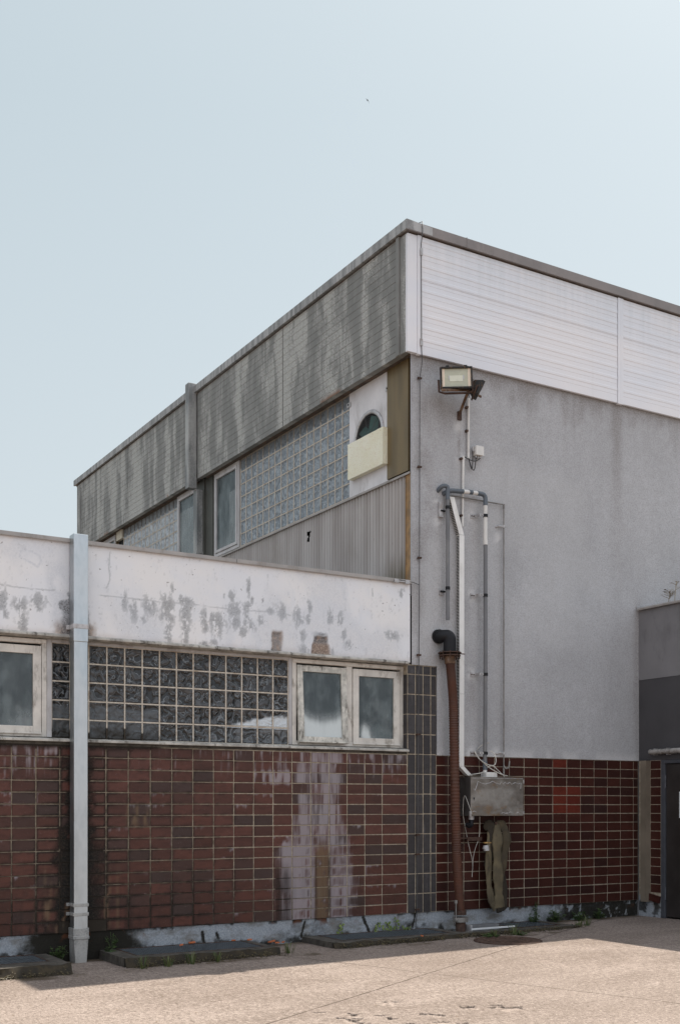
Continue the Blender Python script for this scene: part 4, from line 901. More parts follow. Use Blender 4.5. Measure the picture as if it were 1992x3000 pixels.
fx2, fz2 = on_wall(1403, 1143, -.40); floodlight('floodlight', 'smaller black floodlight seen from its side, turned away to the right', (fx2, -.40, fz2), math.radians(62), math.radians(28), .68, math.radians(-4))
ar = thing('light_support', 'rusty steel arm holding the floodlights off the rendered wall', 'bracket', (.74, -.02, 6.72))
m = MB(); ax, az = on_wall(1342, 1219); bx, bz = on_wall(1371, 1146, -.36)
m.tube([(ax, -.01, az), (bx, -.36, bz)], .020, 8); m.tube([(bx, -.36, bz), (bx, -.36, bz+.07)], .017, 8); m.build('arm', MAT['rusty_metal'], ar)
cx1, cz1 = on_wall(1290, 1143, -.38); cx2, cz2 = on_wall(1408, 1168, -.38)
m = MB(); m.tube([(cx1, -.40, cz1-.005), (bx, -.37, bz+.01)], .018, 6, sec=(1, .5)); m.tube([(bx, -.37, bz+.01), (cx2, -.39, cz2+.02)], .017, 6, sec=(1, .5)); m.build('crossbar', MAT['rusty_metal'], ar)
m = MB(); m.box(ax-.03, ax+.03, -.035, -.014, az-.06, az+.05); m.build('base_plate', MAT['rust_dark'], ar)
m = MB(); m.tube([(bx+.02, -.34, bz), (bx+.05, -.2, bz-.12), (.87, -.08, 7.05), (.884, -.05, 6.98)], .007, 6); m.build('cable', MAT['cable_black'], ar)
cu = thing('conduit', 'short white conduit running down from the floodlights', 'conduit', (.884, -.045, 6.19))
m = MB(); m.tube([(.886, -.045, 6.985), (.882, -.045, 6.19)], .0175, 10); m.build('tube', MAT['pvc_white'], cu)
for z in (6.86, 6.55): m = MB(); m.box(.845, .872, -.06, -.012, z-.014, z+.014); m.build('clip', MAT['rust_dark'], cu)
cu = thing('conduit', 'white conduit passing behind the grey bent pipes', 'conduit', (.792, -.045, 5.28))
m = MB(); m.tube([(.800, -.045, 6.205), (.786, -.045, 5.275)], .0165, 10); m.build('tube', MAT['pvc_white'], cu)
for z in (6.17, 5.42): m = MB(); m.box(.752, .782, -.06, -.012, z-.012, z+.012); m.build('clip', MAT['rust_dark'], cu)
jb = thing('junction_box', 'small pale grey junction box with dangling cables', 'junction box', (1.035, -.05, 6.30))
m = MB(); m.box(.975, 1.10, -.085, -.015, 6.245, 6.365); m.build('box', MAT['pvc_white'], jb, bevel=.008)
m = MB(); m.box(.972, 1.103, -.10, -.086, 6.242, 6.368); m.build('lid', MAT['pvc_white'], jb, bevel=.006)
for x in (1.0, 1.035, 1.07): m = MB(); m.tube([(x, -.055, 6.245), (x, -.055, 6.215)], .014, 8); m.build('gland', MAT['bracket_zinc'], jb)
m = MB(); m.tube([(.975, -.055, 6.30), (.945, -.055, 6.30)], .015, 8); m.tube([(.95, -.055, 6.31), (.95, -.055, 6.35)], .01, 8); m.build('gland', MAT['bracket_zinc'], jb)
def arc(p0, p1, sag, n=12, out=0.):
    p0, p1 = Vector(p0), Vector(p1)
    return [p0.lerp(p1, i/n)+Vector((0, -out*math.sin(math.pi*i/n), -sag*math.sin(math.pi*i/n))) for i in range(n+1)]
for p0, p1, sg in (((.882, -.05, 6.19), (1.0, -.055, 6.215), .17), ((.884, -.05, 6.19), (.945, -.055, 6.30), .20), ((.80, -.05, 6.205), (1.07, -.055, 6.215), .055)):
    m = MB(); m.tube(arc(p0, p1, sg, out=.03), .006, 6); m.build('cable', MAT['cable_black'], jb)

def bend(pts, r=.06, n=6):
    """round the corners of a polyline"""
    P = [Vector(p) for p in pts]; out = [P[0]]
    for i in range(1, len(P)-1):
        d0, d1 = (P[i-1]-P[i]), (P[i+1]-P[i]); q = min(r, d0.length*.49, d1.length*.49)
        a, b = P[i]+d0.normalized()*q, P[i]+d1.normalized()*q
        out += [a.lerp(P[i], t).lerp(P[i].lerp(b, t), t) for t in np.linspace(0, 1, n)]
    return out+[P[-1]]
pa = thing('vent_pipe', 'grey pipe bent out of the wall and cut off short above the black elbow', 'pipe', (.507, -.10, 4.0))
m = MB(); m.tube([(.507, -.10, 5.62), (.507, -.10, 4.016)], .0245, 14); m.build('pipe', MAT['pvc_grey'], pa)
m = MB(); m.tube(bend([(.41, -.0, 5.70), (.43, -.09, 5.755), (.507, -.10, 5.755), (.507, -.10, 5.58)], .08), .0285, 14); m.build('elbow', MAT['pvc_blue_grey'], pa)
for z in (5.48, 4.43):
    m = MB(); m.tube([(.507, -.10, z-.02), (.507, -.10, z+.02)], .031, 14); m.box(.43, .50, -.06, -.03, z-.05, z-.03); m.build('collar', MAT['black_plastic'], pa)
m = MB(); m.box(.425, .495, -.035, -.015, 4.35, 4.42); m.box(.41, .47, -.05, -.012, 5.36, 5.56); build_each(m, 'bracket', MAT['bracket_zinc'], pa)
pb = thing('bent_pipe', 'long grey and white pipe bending over and running down into the steel cabinet', 'pipe', (1.107, -.12, 2.0))
m = MB(); m.tube(bend([(.50, .0, 5.675), (.52, -.12, 5.695), (.74, -.12, 5.715), ], .08), .0305, 14); m.tube([(.835, -.12, 5.722), (.89, -.12, 5.723)], .0305, 14)
m.tube(bend([(.97, -.12, 5.725), (1.107, -.12, 5.725), (1.107, -.12, 5.58)], .1), .0305, 14); build_each(m, 'elbow', MAT['pvc_blue_grey'], pb)
m = MB(); m.tube([(.735, -.12, 5.715), (.98, -.12, 5.725)], .0265, 14); m.tube([(1.107, -.12, 5.60), (1.107, -.12, 5.07)], .0275, 14); m.tube([(1.107, -.12, 5.12), (1.107, -.12, 5.06)], .031, 14); m.tube([(1.10, -.12, 2.10), (1.10, -.12, 1.975)], .0265, 14); build_each(m, 'white_pipe', MAT['pvc_white'], pb)
m = MB(); m.tube([(1.107, -.12, 5.065), (1.107, -.12, 3.5), (1.10, -.12, 2.15)], .0265, 14); m.build('pipe', MAT['pvc_grey'], pb)
m = MB(); m.tube([(1.10, -.12, 2.19), (1.10, -.12, 2.075)], .031, 14); m.tube([(1.09, -.12, 2.15), (1.06, -.12, 2.21)], .014, 10); m.build('collar', MAT['pvc_blue_grey'], pb)
for z in (5.444, 4.389, 3.342, 2.298):
    m = MB(); m.tube([(1.106, -.12, z-.02), (1.106, -.12, z+.02)], .033, 14); m.build('collar', MAT['black_plastic'], pb)
    m = MB(); m.box(.935, 1.01, -.024, -.014, z-.03, z+.03); m.box(1.008, 1.075, -.125, -.118, z-.014, z+.016); m.box(1.008, 1.014, -.118, -.014, z-.02, z+.02)
    for q in (.952, .985): m.tube([(q, -.02, z), (q, -.032, z)], .009, 8, 1)
    for q in (1.03, 1.05): m.tube([(q, -.119, z), (q, -.127, z)], .005, 6, 1)
    m.build('bracket', [MAT['bracket_zinc'], MAT['rust_dark']], pb)
pc = thing('gas_pipe', 'thin grey pipe turning down beside the long grey pipe and ending in a tap', 'pipe', (1.465, -.06, 2.05))
m = MB(); m.tube(bend([(.57, .0, 5.63), (.6, -.06, 5.655), (1.465, -.06, 5.655), (1.465, -.06, 2.06)], .03), .0095, 10); m.tube([(1.465, -.06, 5.66), (1.465, -.06, 5.60)], .015, 10); m.build('pipe', MAT['zinc_pipe'], pc)
for z in (5.36, 2.31): m = MB(); m.tube([(1.36, -.015, z-.01), (1.40, -.045, z), (1.49, -.06, z)], .011, 8); m.tube([(1.465, -.06, z-.018), (1.465, -.06, z+.018)], .016, 10); m.build('bracket', MAT['bracket_zinc'], pc)
m = MB(); m.tube(bend([(1.465, -.06, 2.14), (1.465, -.09, 2.1), (1.52, -.10, 2.11), (1.53, -.10, 2.2)], .03), .011, 8); m.tube([(1.465, -.06, 2.12), (1.465, -.06, 2.03)], .014, 8); m.build('tap', MAT['zinc_pipe'], pc)
tk = thing('cable_trunking', 'white slotted cable trunking running down to the steel cabinet', 'cable duct', (.74, -.05, 2.0))
def prism_path(mb, cs, w0, w1, y0, y1, mi=0):
    for (xa, za), (xb, zb) in zip(cs[:-1], cs[1:]):
        v = [(xa+w0, y0, za), (xa+w1, y0, za), (xa+w1, y1, za), (xa+w0, y1, za), (xb+w0, y0, zb), (xb+w1, y0, zb), (xb+w1, y1, zb), (xb+w0, y1, zb)]
        mb.add(v, [(0, 1, 2, 3), (7, 6, 5, 4), (0, 4, 5, 1), (1, 5, 6, 2), (2, 6, 7, 3), (3, 7, 4, 0)], mi)
m = MB(); P0, P1, P2, P3, P4 = (.58, 5.63), (.739, 5.152), (.739, 3.07), (.737, 2.12), (.875, 2.0)
prism_path(m, [P0, (.738, 5.155)], -.038, .038, -.092, -.022); prism_path(m, [(.739, 5.15), (.739, 3.07)], -.038, .038, -.094, -.022); prism_path(m, [(.739, 3.066), P3], -.038, .038, -.093, -.022); prism_path(m, [(.737, 2.118), P4], -.038, .038, -.094, -.022)
m.build('duct', MAT['trunk_white'], tk)
m = MB()
z = 5.13
while z > 2.2: m.box(.699, .7005, -.085, -.03, z-.006, z+.006); z -= .0195
for k in range(24):
    t = k/24; x = P0[0]+(P1[0]-P0[0])*t-.0395; zz_ = P0[1]+(P1[1]-P0[1])*t; m.box(x-.0015, x+.0003, -.085, -.03, zz_-.014, zz_-.003)
m.build('slot', MAT['black_plastic'], tk)
# thick corrugated hose
hs = thing('suction_hose', 'rusty brown ribbed hose standing from the ground valve up to the black elbow', 'hose', (.6, -.2, -.03))
m = MB(); m.tube(bend([(.40, .02, 3.80), (.41, -.09, 3.80), (.49, -.165, 3.80), (.49, -.165, 3.57)], .13, 10), .083, 20); m.tube([(.41, .0, 3.805), (.405, -.06, 3.80)], .093, 20); m.build('elbow', MAT['black_plastic'], hs)
m = MB(); m.tube([(.49, -.165, 3.585), (.49, -.165, 3.573)], .152, 24); m.tube([(.49, -.165, 3.55), (.49, -.165, 3.537)], .142, 24)
for k in range(8): a = k*math.pi/4+.2; m.tube([(.49+.125*math.cos(a), -.165+.125*math.sin(a), 3.50), (.49+.125*math.cos(a), -.165+.125*math.sin(a), 3.60)], .009, 6)
m.box(.60, .72, -.19, -.17, 3.573, 3.583); m.tube([(.49, -.165, 3.54), (.497, -.165, 3.44)], .072, 16, 1)
m.build('flange', [MAT['rust_dark'], MAT['rusty_metal']], hs)
P = [(.497, -.165, 3.46), (.522, -.168, 3.2), (.545, -.17, 2.9), (.557, -.172, 2.3), (.575, -.175, 1.5), (.59, -.185, .9), (.603, -.21, .5), (.61, -.23, .24)]
pts = []; rad = []
def cr(t):
    i = min(int(t), len(P)-2); f = t-i; p = [Vector(P[max(0, min(len(P)-1, i+k))]) for k in (-1, 0, 1, 2)]
    return .5*((2*p[1])+(p[2]-p[0])*f+(2*p[0]-5*p[1]+4*p[2]-p[3])*f*f+(3*p[1]-p[0]-3*p[2]+p[3])*f**3)
nn = 520
for k in range(nn+1): t = k/nn*(len(P)-1); pts.append(cr(t)); rad.append((.059 if t > .35 else .064-.005*t/.35)+(.0042 if k % 4 in (0, 1) else -.002))
m = MB(); m.tube(pts, rad, 16); m.build('hose', MAT['orange_hose'], hs)
m = MB(); m.tube([(.61, -.23, .25), (.61, -.23, .19)], .08, 18); m.box(.555, .57, -.33, -.3, .20, .225); m.build('hose_clamp', MAT['rust_dark'], hs)
m = MB(); m.tube([(.612, -.232, .16), (.612, -.232, .10)], .098, 20); m.tube([(.50, -.25, .13), (.54, -.25, .13)], .032, 12); m.tube([(.515, -.27, .15), (.512, -.27, .36)], .0085, 8); m.tube([(.512, -.27, .345), (.512, -.27, .385)], .022, 10); m.build('valve', MAT['zinc_pipe'], hs)
m = MB(); m.tube([(.613, -.233, .11), (.613, -.235, -.04)], [.066, .062], 16); m.build('stub_pipe', MAT['rust_dark'], hs)
# steel cabinet
cb = thing('control_cabinet', 'square bare steel wall cabinet with a sooty keyhole door', 'cabinet', (1.2, -.13, 1.47))
m = MB(); m.box(.765, 1.642, -.238, -.012, 1.468, 1.976); m.build('housing', MAT['steel_side'], cb, bevel=.003)
m = MB(); m.box(.766, 1.646, -.252, -.239, 1.469, 1.979); dr = m.build('door', MAT['steel'], cb, bevel=.003)
m = MB(); m.tube([(.815, -.2525, 1.70), (.815, -.255, 1.70)], .011, 10); m.box(.811, .819, -.2545, -.2522, 1.672, 1.70); m.build('keyhole', MAT['black_plastic'], dr)
m = MB()   # weld beads, scorched run along the door's edge
P_ = [(.80, 1.82), (.83, 1.80), (.86, 1.86), (.88, 1.92), (.93, 1.90), (1.0, 1.885), (1.07, 1.90), (1.12, 1.925), (1.18, 1.90), (1.24, 1.885), (1.27, 1.915), (1.29, 1.885), (1.33, 1.915), (1.36, 1.885), (1.41, 1.915), (1.44, 1.885), (1.5, 1.91), (1.56, 1.89), (1.60, 1.91), (1.595, 1.83)]
m.tube([(x, -.2525, z) for x, z in P_], .0045, 6)
m.tube([(.79, -.2525, 1.96), (1.63, -.2525, 1.963)], .003, 6)
for x, z in ((1.3, 1.5), (1.36, 1.495), (1.42, 1.505), (.82, 1.52), (1.55, 1.5)): m.tube([(x-.03, -.2525, z), (x, -.2525, z+.012), (x+.03, -.2525, z)], .005, 6)
m.build('weld_bead', MAT['bracket_zinc'], dr)
m = MB(); m.box(.748, .768, -.257, -.236, 1.462, 1.53); m.box(1.64, 1.655, -.257, -.236, 1.49, 1.53); m.box(1.64, 1.652, -.257, -.236, 1.90, 1.95); build_each(m, 'hinge', MAT['bracket_zinc'], dr)
m = MB(); m.box(1.07, 1.25, -.19, -.06, 1.978, 2.045); m.build('cable_box', MAT['pvc_white'], cb, bevel=.004)
ol = thing('drain_bend', 'short dark outlet bend hanging under the steel cabinet', 'pipe', (.80, -.2, 1.4))
m = MB(); m.tube(bend([(.835, -.17, 1.465), (.835, -.17, 1.34), (.765, -.19, 1.34), (.745, -.2, 1.365)], .05), .03, 12); m.build('pipe', MAT['black_plastic'], ol); m = MB(); m.tube([(.835, -.17, 1.47), (.835, -.17, 1.42)], .038, 12); m.build('collar', MAT['bracket_zinc'], ol)
m = MB()
for pth in ([(1.03, -.03, 2.34), (1.08, -.05, 2.40), (1.14, -.16, 2.44)], [(1.0, -.03, 2.33), (1.01, -.1, 2.22), (1.1, -.18, 2.14), (1.2, -.2, 2.13), (1.235, -.19, 2.2), (1.22, -.17, 2.30), (1.17, -.14, 2.33)], [(.99, -.03, 2.32), (1.02, -.1, 2.22), (1.12, -.19, 2.10), (1.3, -.2, 2.02), (1.43, -.18, 2.0)], [(.87, -.1, 2.01), (1.0, -.15, 2.03), (1.07, -.12, 2.05)], [(1.14, -.1, 2.10), (1.22, -.12, 2.15), (1.32, -.14, 2.06), (1.4, -.16, 1.985)]):
    m.tube(bend(pth, .06), .0065, 6)
single('loose_cable', m, MAT['cable_white'], 'loops of dirty white cable on top of the steel cabinet', 'cable', (1.1, -.1, 2.0))
m = MB(); m.tube(bend([(.775, -.26, 1.50), (.71, -.18, 1.78), (.73, -.12, 1.5), (.86, -.08, 1.08), (.945, -.06, .86), (.93, -.06, .66)], .1), .004, 6); m.tube(bend([(1.03, -.1, 1.46), (1.03, -.1, 1.2), (.94, -.08, .98), (.93, -.07, .72)], .1), .0035, 6)
single('hanging_wire', m, MAT['cable_white'], 'two thin wires dangling below the steel cabinet', 'wire', (.9, -.1, .7))
m = MB(); m.box(.70, 1.06, -.10, -.012, 1.165, 1.185); m.box(.82, 1.06, -.105, -.1, 1.14, 1.19); m.box(1.2, 1.42, -.14, -.012, 1.325, 1.345); m.tube([(1.25, -.01, 1.37), (1.25, -.17, 1.365)], .022, 8); m.box(1.18, 1.34, -.155, -.145, 1.33, 1.36)
single('hose_bracket', m, MAT['rust_dark'], 'rusty wall bracket carrying the folded fire hose', 'bracket', (1.1, -.05, 1.17))
fh = thing('fire_hose', 'flat grey-brown fire hose folded in long loops beside the ribbed hose', 'hose', (1.26, -.13, .22))
simple('fire_hose_dark', (.028, .021, .013), .95, var=.3, scale=6, grain=160); simple('fire_hose_pale', (.105, .083, .048), .9, var=.3, scale=5, dirt=(.035, .026, .016), dirt_amt=.7, grain=160)
strands = [('fire_hose_dark', .062, [(1.10, 1.36, -.10), (1.17, 1.33, -.15), (1.20, 1.18, -.16), (1.15, .95, -.15), (1.13, .80, -.14)]),
           ('fire_hose_pale', .050, [(1.20, 1.33, -.12), (1.135, 1.12, -.165), (1.118, .8, -.17), (1.13, .50, -.17), (1.18, .31, -.17), (1.25, .235, -.15)]),
           ('fire_hose_pale', .056, [(1.27, 1.355, -.16), (1.245, 1.2, -.20), (1.232, .95, -.205), (1.252, .65, -.205), (1.275, .40, -.19), (1.30, .25, -.17)]),
           ('fire_hose', .052, [(1.27, 1.37, -.14), (1.37, 1.33, -.17), (1.415, 1.20, -.185), (1.395, 1.02, -.18), (1.345, .80, -.17), (1.305, .58, -.15), (1.29, .40, -.14)]),
           ('fire_hose_dark', .050, [(1.31, 1.32, -.08), (1.345, 1.1, -.10), (1.38, .86, -.10), (1.415, .60, -.11), (1.43, .40, -.12), (1.41, .27, -.14), (1.33, .235, -.17), (1.27, .25, -.17)]),
           ('fire_hose', .045, [(1.25, 1.30, -.08), (1.30, 1.0, -.09), (1.34, .7, -.09), (1.375, .45, -.11), (1.37, .28, -.13)])]
for si, (mt_, wd_, S_) in enumerate(strands):
    pt = bend([(x, y, z) for x, z, y in S_], .16, 7); wv = [1.22*wd_*(1+.16*math.sin(i*.55+si*2.3)+.07*math.sin(i*1.7+si)) for i in range(len(pt))]
    wv[0] *= .6
    m = MB(); m.tube(pt, wv, 14, sec=(.30, 1.0), up=(.25*math.sin(si*1.9), -1, 0)); m.build('hose_loop', MAT[mt_], fh, smooth=True)
cx_, cz_ = on_wall(1425, 2486, -.24); m = MB(); m.tube([(cx_, -.225, cz_+.04), (cx_+.004, -.235, cz_-.03)], .040, 14); m.tube([(cx_, -.225, cz_+.015), (cx_, -.226, cz_-.005)], .046, 14); m.build('coupling', MAT['bracket_zinc'], fh)
m = MB(); m.tube([(cx_, -.225, cz_+.085), (cx_, -.225, cz_+.07)], .047, 14); m.box(cx_+.0, cx_+.045, -.28, -.265, cz_+.07, cz_+.085); m.build('hose_clamp', MAT['brass'], fh)
# foam board over the fan
m = MB()
A = lin(.62, 1.527, .02); Z = lin(6.155, 6.65, .02)
m.grid(A, Z, lambda a, b: (-.028+.004*fbm(a*30, b*30, 9), a+.006*(fbm(b*20, a*3, 2)-.5), b+.006*(fbm(a*20, b*3, 3)-.5)))
m.box(-.022, .055, .622, 1.525, 6.157, 6.648)
m.box(.0, .055, .615, .625, 6.157, 6.64)
single('foam_board', m, MAT['foam'], 'thick cream insulation board covering the lower half of the fan', 'board', (.02, 1.07, 6.157))
# pale things behind the windows
# ================================================================== GROUND ITEMS
KT = .018
def kerb(x0, x1, y0, label, holes):
    m = MB(); zb = -.2
    xs = [x0]+[q for h in holes for q in h[:2]]+[x1]
    yb = -.004; gy0 = holes[0][2]
    def edge(a, b): return
    m.grid(lin(x0, x1, .03), np.array([0., .35, .7, 1.]), lambda a, t: (a, y0+.05*t*t-.03-.09*(1-t)**2*(.5+fbm(a*2.3, t*0, 12))+.11*(fbm(a*3.1, t*.7, 5)-.5)+.05*(fbm(a*14, t*3, 6)-.5), float(-.2)+(KT+.2)*t+.035*(fbm(a*7, t, 8)-.62)*(t > .9)), 1, smooth=True)
    m.box(x0+.01, x1-.01, y0+.075, gy0-.004, zb, KT); m.grid(lin(x0, x1, .03), np.array([0., 1.]), lambda a, t: (a, (y0+.02+.11*(fbm(a*3.1, t*0+.7, 5)-.5)+.05*(fbm(a*14, t*0+3, 6)-.5))*(1-t)+(y0+.09)*t, (KT+.035*(fbm(a*7, t*0+1, 8)-.62))*(1-t)+(KT+.001)*t), 0)
    for a, b in zip(xs[0::2], xs[1::2]): m.box(a, b, gy0-.004, yb, zb, KT-.001)
    return single('light_well_kerb', m, [MAT['kerb_concrete'], MAT['mossy_face']], label, 'kerb', ((x0+x1)/2, y0, -.1), 'concrete kerbs of the light wells')
def grating(x0, x1, y0, y1, label):
    t = thing('grating', label, 'grating', ((x0+x1)/2, (y0+y1)/2, KT-.02), 'steel gratings over the light wells')
    m = MB(); x = x0+.02
    while x < x1-.01: m.box(x-.004, x+.004, y0, y1, KT-.030, KT-.003); x += .048
    y = y0+.02
    while y < y1: m.box(x0, x1, y-.006, y+.006, KT-.012, KT-.001); y += .052
    m.build('bars', MAT['grating_steel'], t)
    m = MB(); ring2 = ((x0-.01, x1+.01, y0-.012, y0), (x0-.01, x1+.01, y1, y1+.012), (x0-.01, x0, y0, y1), (x1, x1+.01, y0, y1))
    for a, b, c, d in ring2: m.box(a, b, c, d, KT-.03, KT+.002)
    m.build('frame', MAT['rust_dark'], t)
    m = MB(); m.box(x0-.02, x1+.02, y0-.02, y1+.02, -.6, -.58); 
    m.box(x0-.04, x1+.04, y0-.03, y0-.02, -.6, -.1); m.box(x0-.04, x0-.03, y0, y1, -.6, -.1); m.box(x1+.03, x1+.04, y0, y1, -.6, -.1); tag(m.build('light_well', MAT['dark_room']), kind='structure')
kerb(-7.6, -4.72, -.88, 'concrete kerb of the light well left of the galvanised downpipe', [(-7.4, -4.86, -.62)]); grating(-7.38, -4.88, -.61, -.02, 'mesh grating left of the galvanised downpipe')
kerb(-4.14, -2.33, -.84, 'mossy concrete kerb right of the galvanised downpipe', [(-3.96, -2.42, -.66)]); grating(-3.94, -2.44, -.65, -.02, 'mesh grating just right of the galvanised downpipe with orange shards')
kerb(-1.60, 2.15, -.78, 'long concrete kerb under the window pair, ivy and hoses', [(-1.40, .20, -.60), (.34, 1.22, -.56), (1.28, 2.02, -.56)]); grating(-1.38, .18, -.59, -.02, 'mesh grating below the ivy on the plinth'); grating(1.30, 2.0, -.55, -.02, 'mesh grating behind the manhole cover below the fire hose')
tr = thing('cable_tray', 'grey metal channel lying in the open trench beside the hose valve', 'channel', (.95, -.33, 0))
m = MB(); m.box(.70, 1.16, -.34, -.20, -.03, .055); m.build('channel', MAT['pvc_grey'], tr, bevel=.004); m = MB(); m.box(.69, .72, -.345, -.19, -.03, .062); m.build('strap', MAT['bracket_zinc'], tr)
m = MB(); m.box(.62, 1.32, -.47, -.45, KT-.004, KT+.016); m.build('edge_strip', MAT['sign_white'], tr)
m = MB(); m.box(.26, 1.25, -.58, -.01, -.5, -.48); tag(m.build('light_well', MAT['concrete_dark']), kind='structure')
mx_, my_ = on_ground(1487, 2756); zc = float(ground_z(mx_))
mh = thing('manhole_cover', 'round rusty cast iron manhole cover in the yard', 'manhole cover', (mx_, my_, zc))
m = MB(); R = .37
for r0, r1, h in ((0, .1, .010), (.1, .2, .012), (.2, .30, .010), (.30, R, .012)): m.tube([(mx_, my_, zc-.02), (mx_, my_, zc+h*.7-r1*.004)], r1, 48)
for k in range(24):
    a = 2*math.pi*k/24
    for rr in (.14, .21, .28): m.box(-.018, .018, -.012, .012, .0, .011, 0, Matrix.Translation((mx_+rr*math.cos(a), my_+rr*math.sin(a), zc)) @ Matrix.Rotation(a, 4, 'Z'))
m.build('lid', MAT['cast_iron'], mh)
m = MB(); m.tube([(mx_+(R+.025)*math.cos(2*math.pi*k/48), my_+(R+.025)*math.sin(2*math.pi*k/48), zc+.002) for k in range(49)], .02, 6, cap=False, sec=(.5, 1)); m.build('rim', MAT['rust_dark'], mh)
# terracotta shards
random.seed(3)
def shard(px, py, s, label, z=KT+.004):
    a, b, c = ray(px, py); t = (z-CAM.z)/c; x, y = CAM.x+a*t, CAM.y+b*t
    n = 7; m = MB(); P = [(x+s*(.6+.6*random.random())*math.cos(2*math.pi*k/n), y+.7*s*(.6+.6*random.random())*math.sin(2*math.pi*k/n)) for k in range(n)]
    tl = random.uniform(-.25, .25); m.add([(q[0], q[1], z+.002+tl*(q[0]-x)+abs(tl)*s) for q in P]+[(q[0], q[1], z+.016+tl*(q[0]-x)+abs(tl)*s) for q in P], [tuple(range(n-1, -1, -1)), tuple(range(n, 2*n))]+[(k, (k+1) % n, n+(k+1) % n, n+k) for k in range(n)])
    single('terracotta_shard', m, MAT['terracotta'], label, 'shard', (x, y, z), 'broken terracotta bits by the gratings')
shard(562, 2764, .055, 'largest orange terracotta shard lying on the grating right of the downpipe'); shard(532, 2772, .03, 'small orange shard left of the largest shard on the grating')
shard(685, 2757, .025, 'orange shard near the back edge of the grating right of the downpipe'); shard(732, 2755, .03, 'orange shard at the right end of the grating beside the downpipe', KT)
shard(797, 2762, .045, 'flat orange shard on the paving between the two mossy kerbs', -.03); shard(815, 2764, .035, 'orange shard touching the flat shard between the mossy kerbs', -.03); shard(830, 2763, .02, 'tiny orange shard right of the flat shards between the kerbs', -.03)
shard(1236, 2745, .022, 'tiny dark orange shard on the kerb below the ivy')

# ------------------------------------------------------------------ plants
def leaf(mb, p, d, up, s, mi=0):
    d = Vector(d).normalized(); up = Vector(up); sd = d.cross(up).normalized(); up = sd.cross(d)
    p = Vector(p); w_ = s*.42
    V_ = [p, p+d*s*.35+sd*w_+up*s*.05, p+d*s*.6+sd*w_*.7, p+d*s-up*s*.12, p+d*s*.6-sd*w_*.7, p+d*s*.35-sd*w_+up*s*.05]
    mb.add(V_, [(0, 1, 2, 3, 4, 5)], mi)
def ivy(paths, label, s=.038):
    st = MB(); lf = MB(); b0 = None
    for pth in paths:
        pp = [on_wall(px, py, -.006) for px, py in pth]
        P_ = [Vector((x, -.004, z)) for x, z in pp]
        if b0 is None: b0 = P_[0]
        st.tube(P_, .004, 5)
        for a, b in zip(P_[:-1], P_[1:]):
            n = max(3, int((b-a).length/.011))
            for k in range(n):
                q = a.lerp(b, random.random())+Vector((random.gauss(0, .014), -.01-.03*random.random(), random.gauss(0, .012)))
                an = random.uniform(0, 6.28); leaf(lf, q, (math.cos(an), -.35, math.sin(an)), (0, -1, .35), s*random.uniform(.6, 1.2))
    t = thing('ivy', label, 'plant', (b0.x, b0.y, b0.z), 'ivy shoots on the plinth'); st.build('stem', MAT['moss'], t); lf.build('foliage', MAT['ivy_leaf'], t)
q = lambda a, b: (860+a/2.904, 2620+b/2.904)
ivy([[q(385, 340), q(392, 300), q(402, 245)]], 'single upright ivy shoot, farthest left on the plinth')
ivy([[q(665, 325), q(690, 290), q(722, 235)], [q(722, 240), q(745, 275)]], 'ivy shoot leaning to the right, second from the left on the plinth')
ivy([[q(760, 310), q(765, 280)], [q(805, 290), q(790, 235)], [q(790, 245), q(855, 305)]], 'ivy shoot with a bare trailing stem in the middle of the plinth')
ivy([[q(880, 300), q(870, 260), q(866, 190)]], 'tallest ivy shoot, climbing almost to the tiles'); ivy([[q(918, 300), q(920, 265)], [q(935, 298), q(990, 292)]], 'low ivy shoot nearest to the ribbed hose')
def weed(x, y, z, n, h, label, mat='weed_leaf', s=.05, group='weeds growing along the wall foot', sp=.08, name='weed'):
    t = thing(name, label, 'plant', (x, y, z), group); lf = MB(); st = MB()
    for k in range(n):
        a = random.uniform(0, 6.28); r = random.random()*sp; hh = h*random.uniform(.4, 1); b = Vector((x+r*.4*math.cos(a), y+r*.4*math.sin(a), z)); e = Vector((x+r*1.2*math.cos(a), min(-.02, y+r*1.2*math.sin(a)), z+hh))
        st.tube([b, b.lerp(e, .5)+Vector((0, 0, hh*.1)), e], .0025, 4)
        for j in range(5): f = .3+.7*random.random(); an = random.uniform(0, 6.28); leaf(lf, b.lerp(e, f), (math.cos(an), math.sin(an)-.2, random.uniform(-.2, .7)), (0, -.3, 1), s*random.uniform(.5, 1.1))
    st.build('stem', MAT[mat], t); lf.build('foliage', MAT[mat], t)
def tuft(x, y, z, n, h, label, mat='grass_blade'):
    m = MB()
    for k in range(n):
        a = random.uniform(0, 6.28); r = random.random()*.05; b = Vector((x+r*math.cos(a), y+r*math.sin(a), z)); hh = h*random.uniform(.5, 1); l = Vector((math.cos(a), math.sin(a), 0)); sd = Vector((-math.sin(a), math.cos(a), 0))*.004
        m.add([b-sd, b+sd, b+l*hh*.25+Vector((0, 0, hh*.7))+sd*.7, b+l*hh*.25+Vector((0, 0, hh*.7))-sd*.7, b+l*hh*.55+Vector((0, 0, hh*.95))], [(0, 1, 2, 3), (3, 2, 4)])
    single('grass_tuft', m, MAT[mat], label, 'grass', (x, y, z), 'grass tufts at the kerbs')
weed(1.95, -.12, -.02, 16, .16, 'low dark weed at the wall foot just right of the fire hose'); weed(2.35, -.10, -.015, 22, .20, 'dense dark weed below the dark red tiles', sp=.12); weed(2.75, -.12, -.015, 20, .15, 'flat dark weed midway along the dark red tiles', sp=.12); weed(3.15, -.1, -.01, 14, .16, 'small dark weed toward the beige post', sp=.1)
weed(2.02, -.06, .05, 7, .34, 'tall narrow fern-like weed standing before the dark red tiles', s=.04, sp=.03)
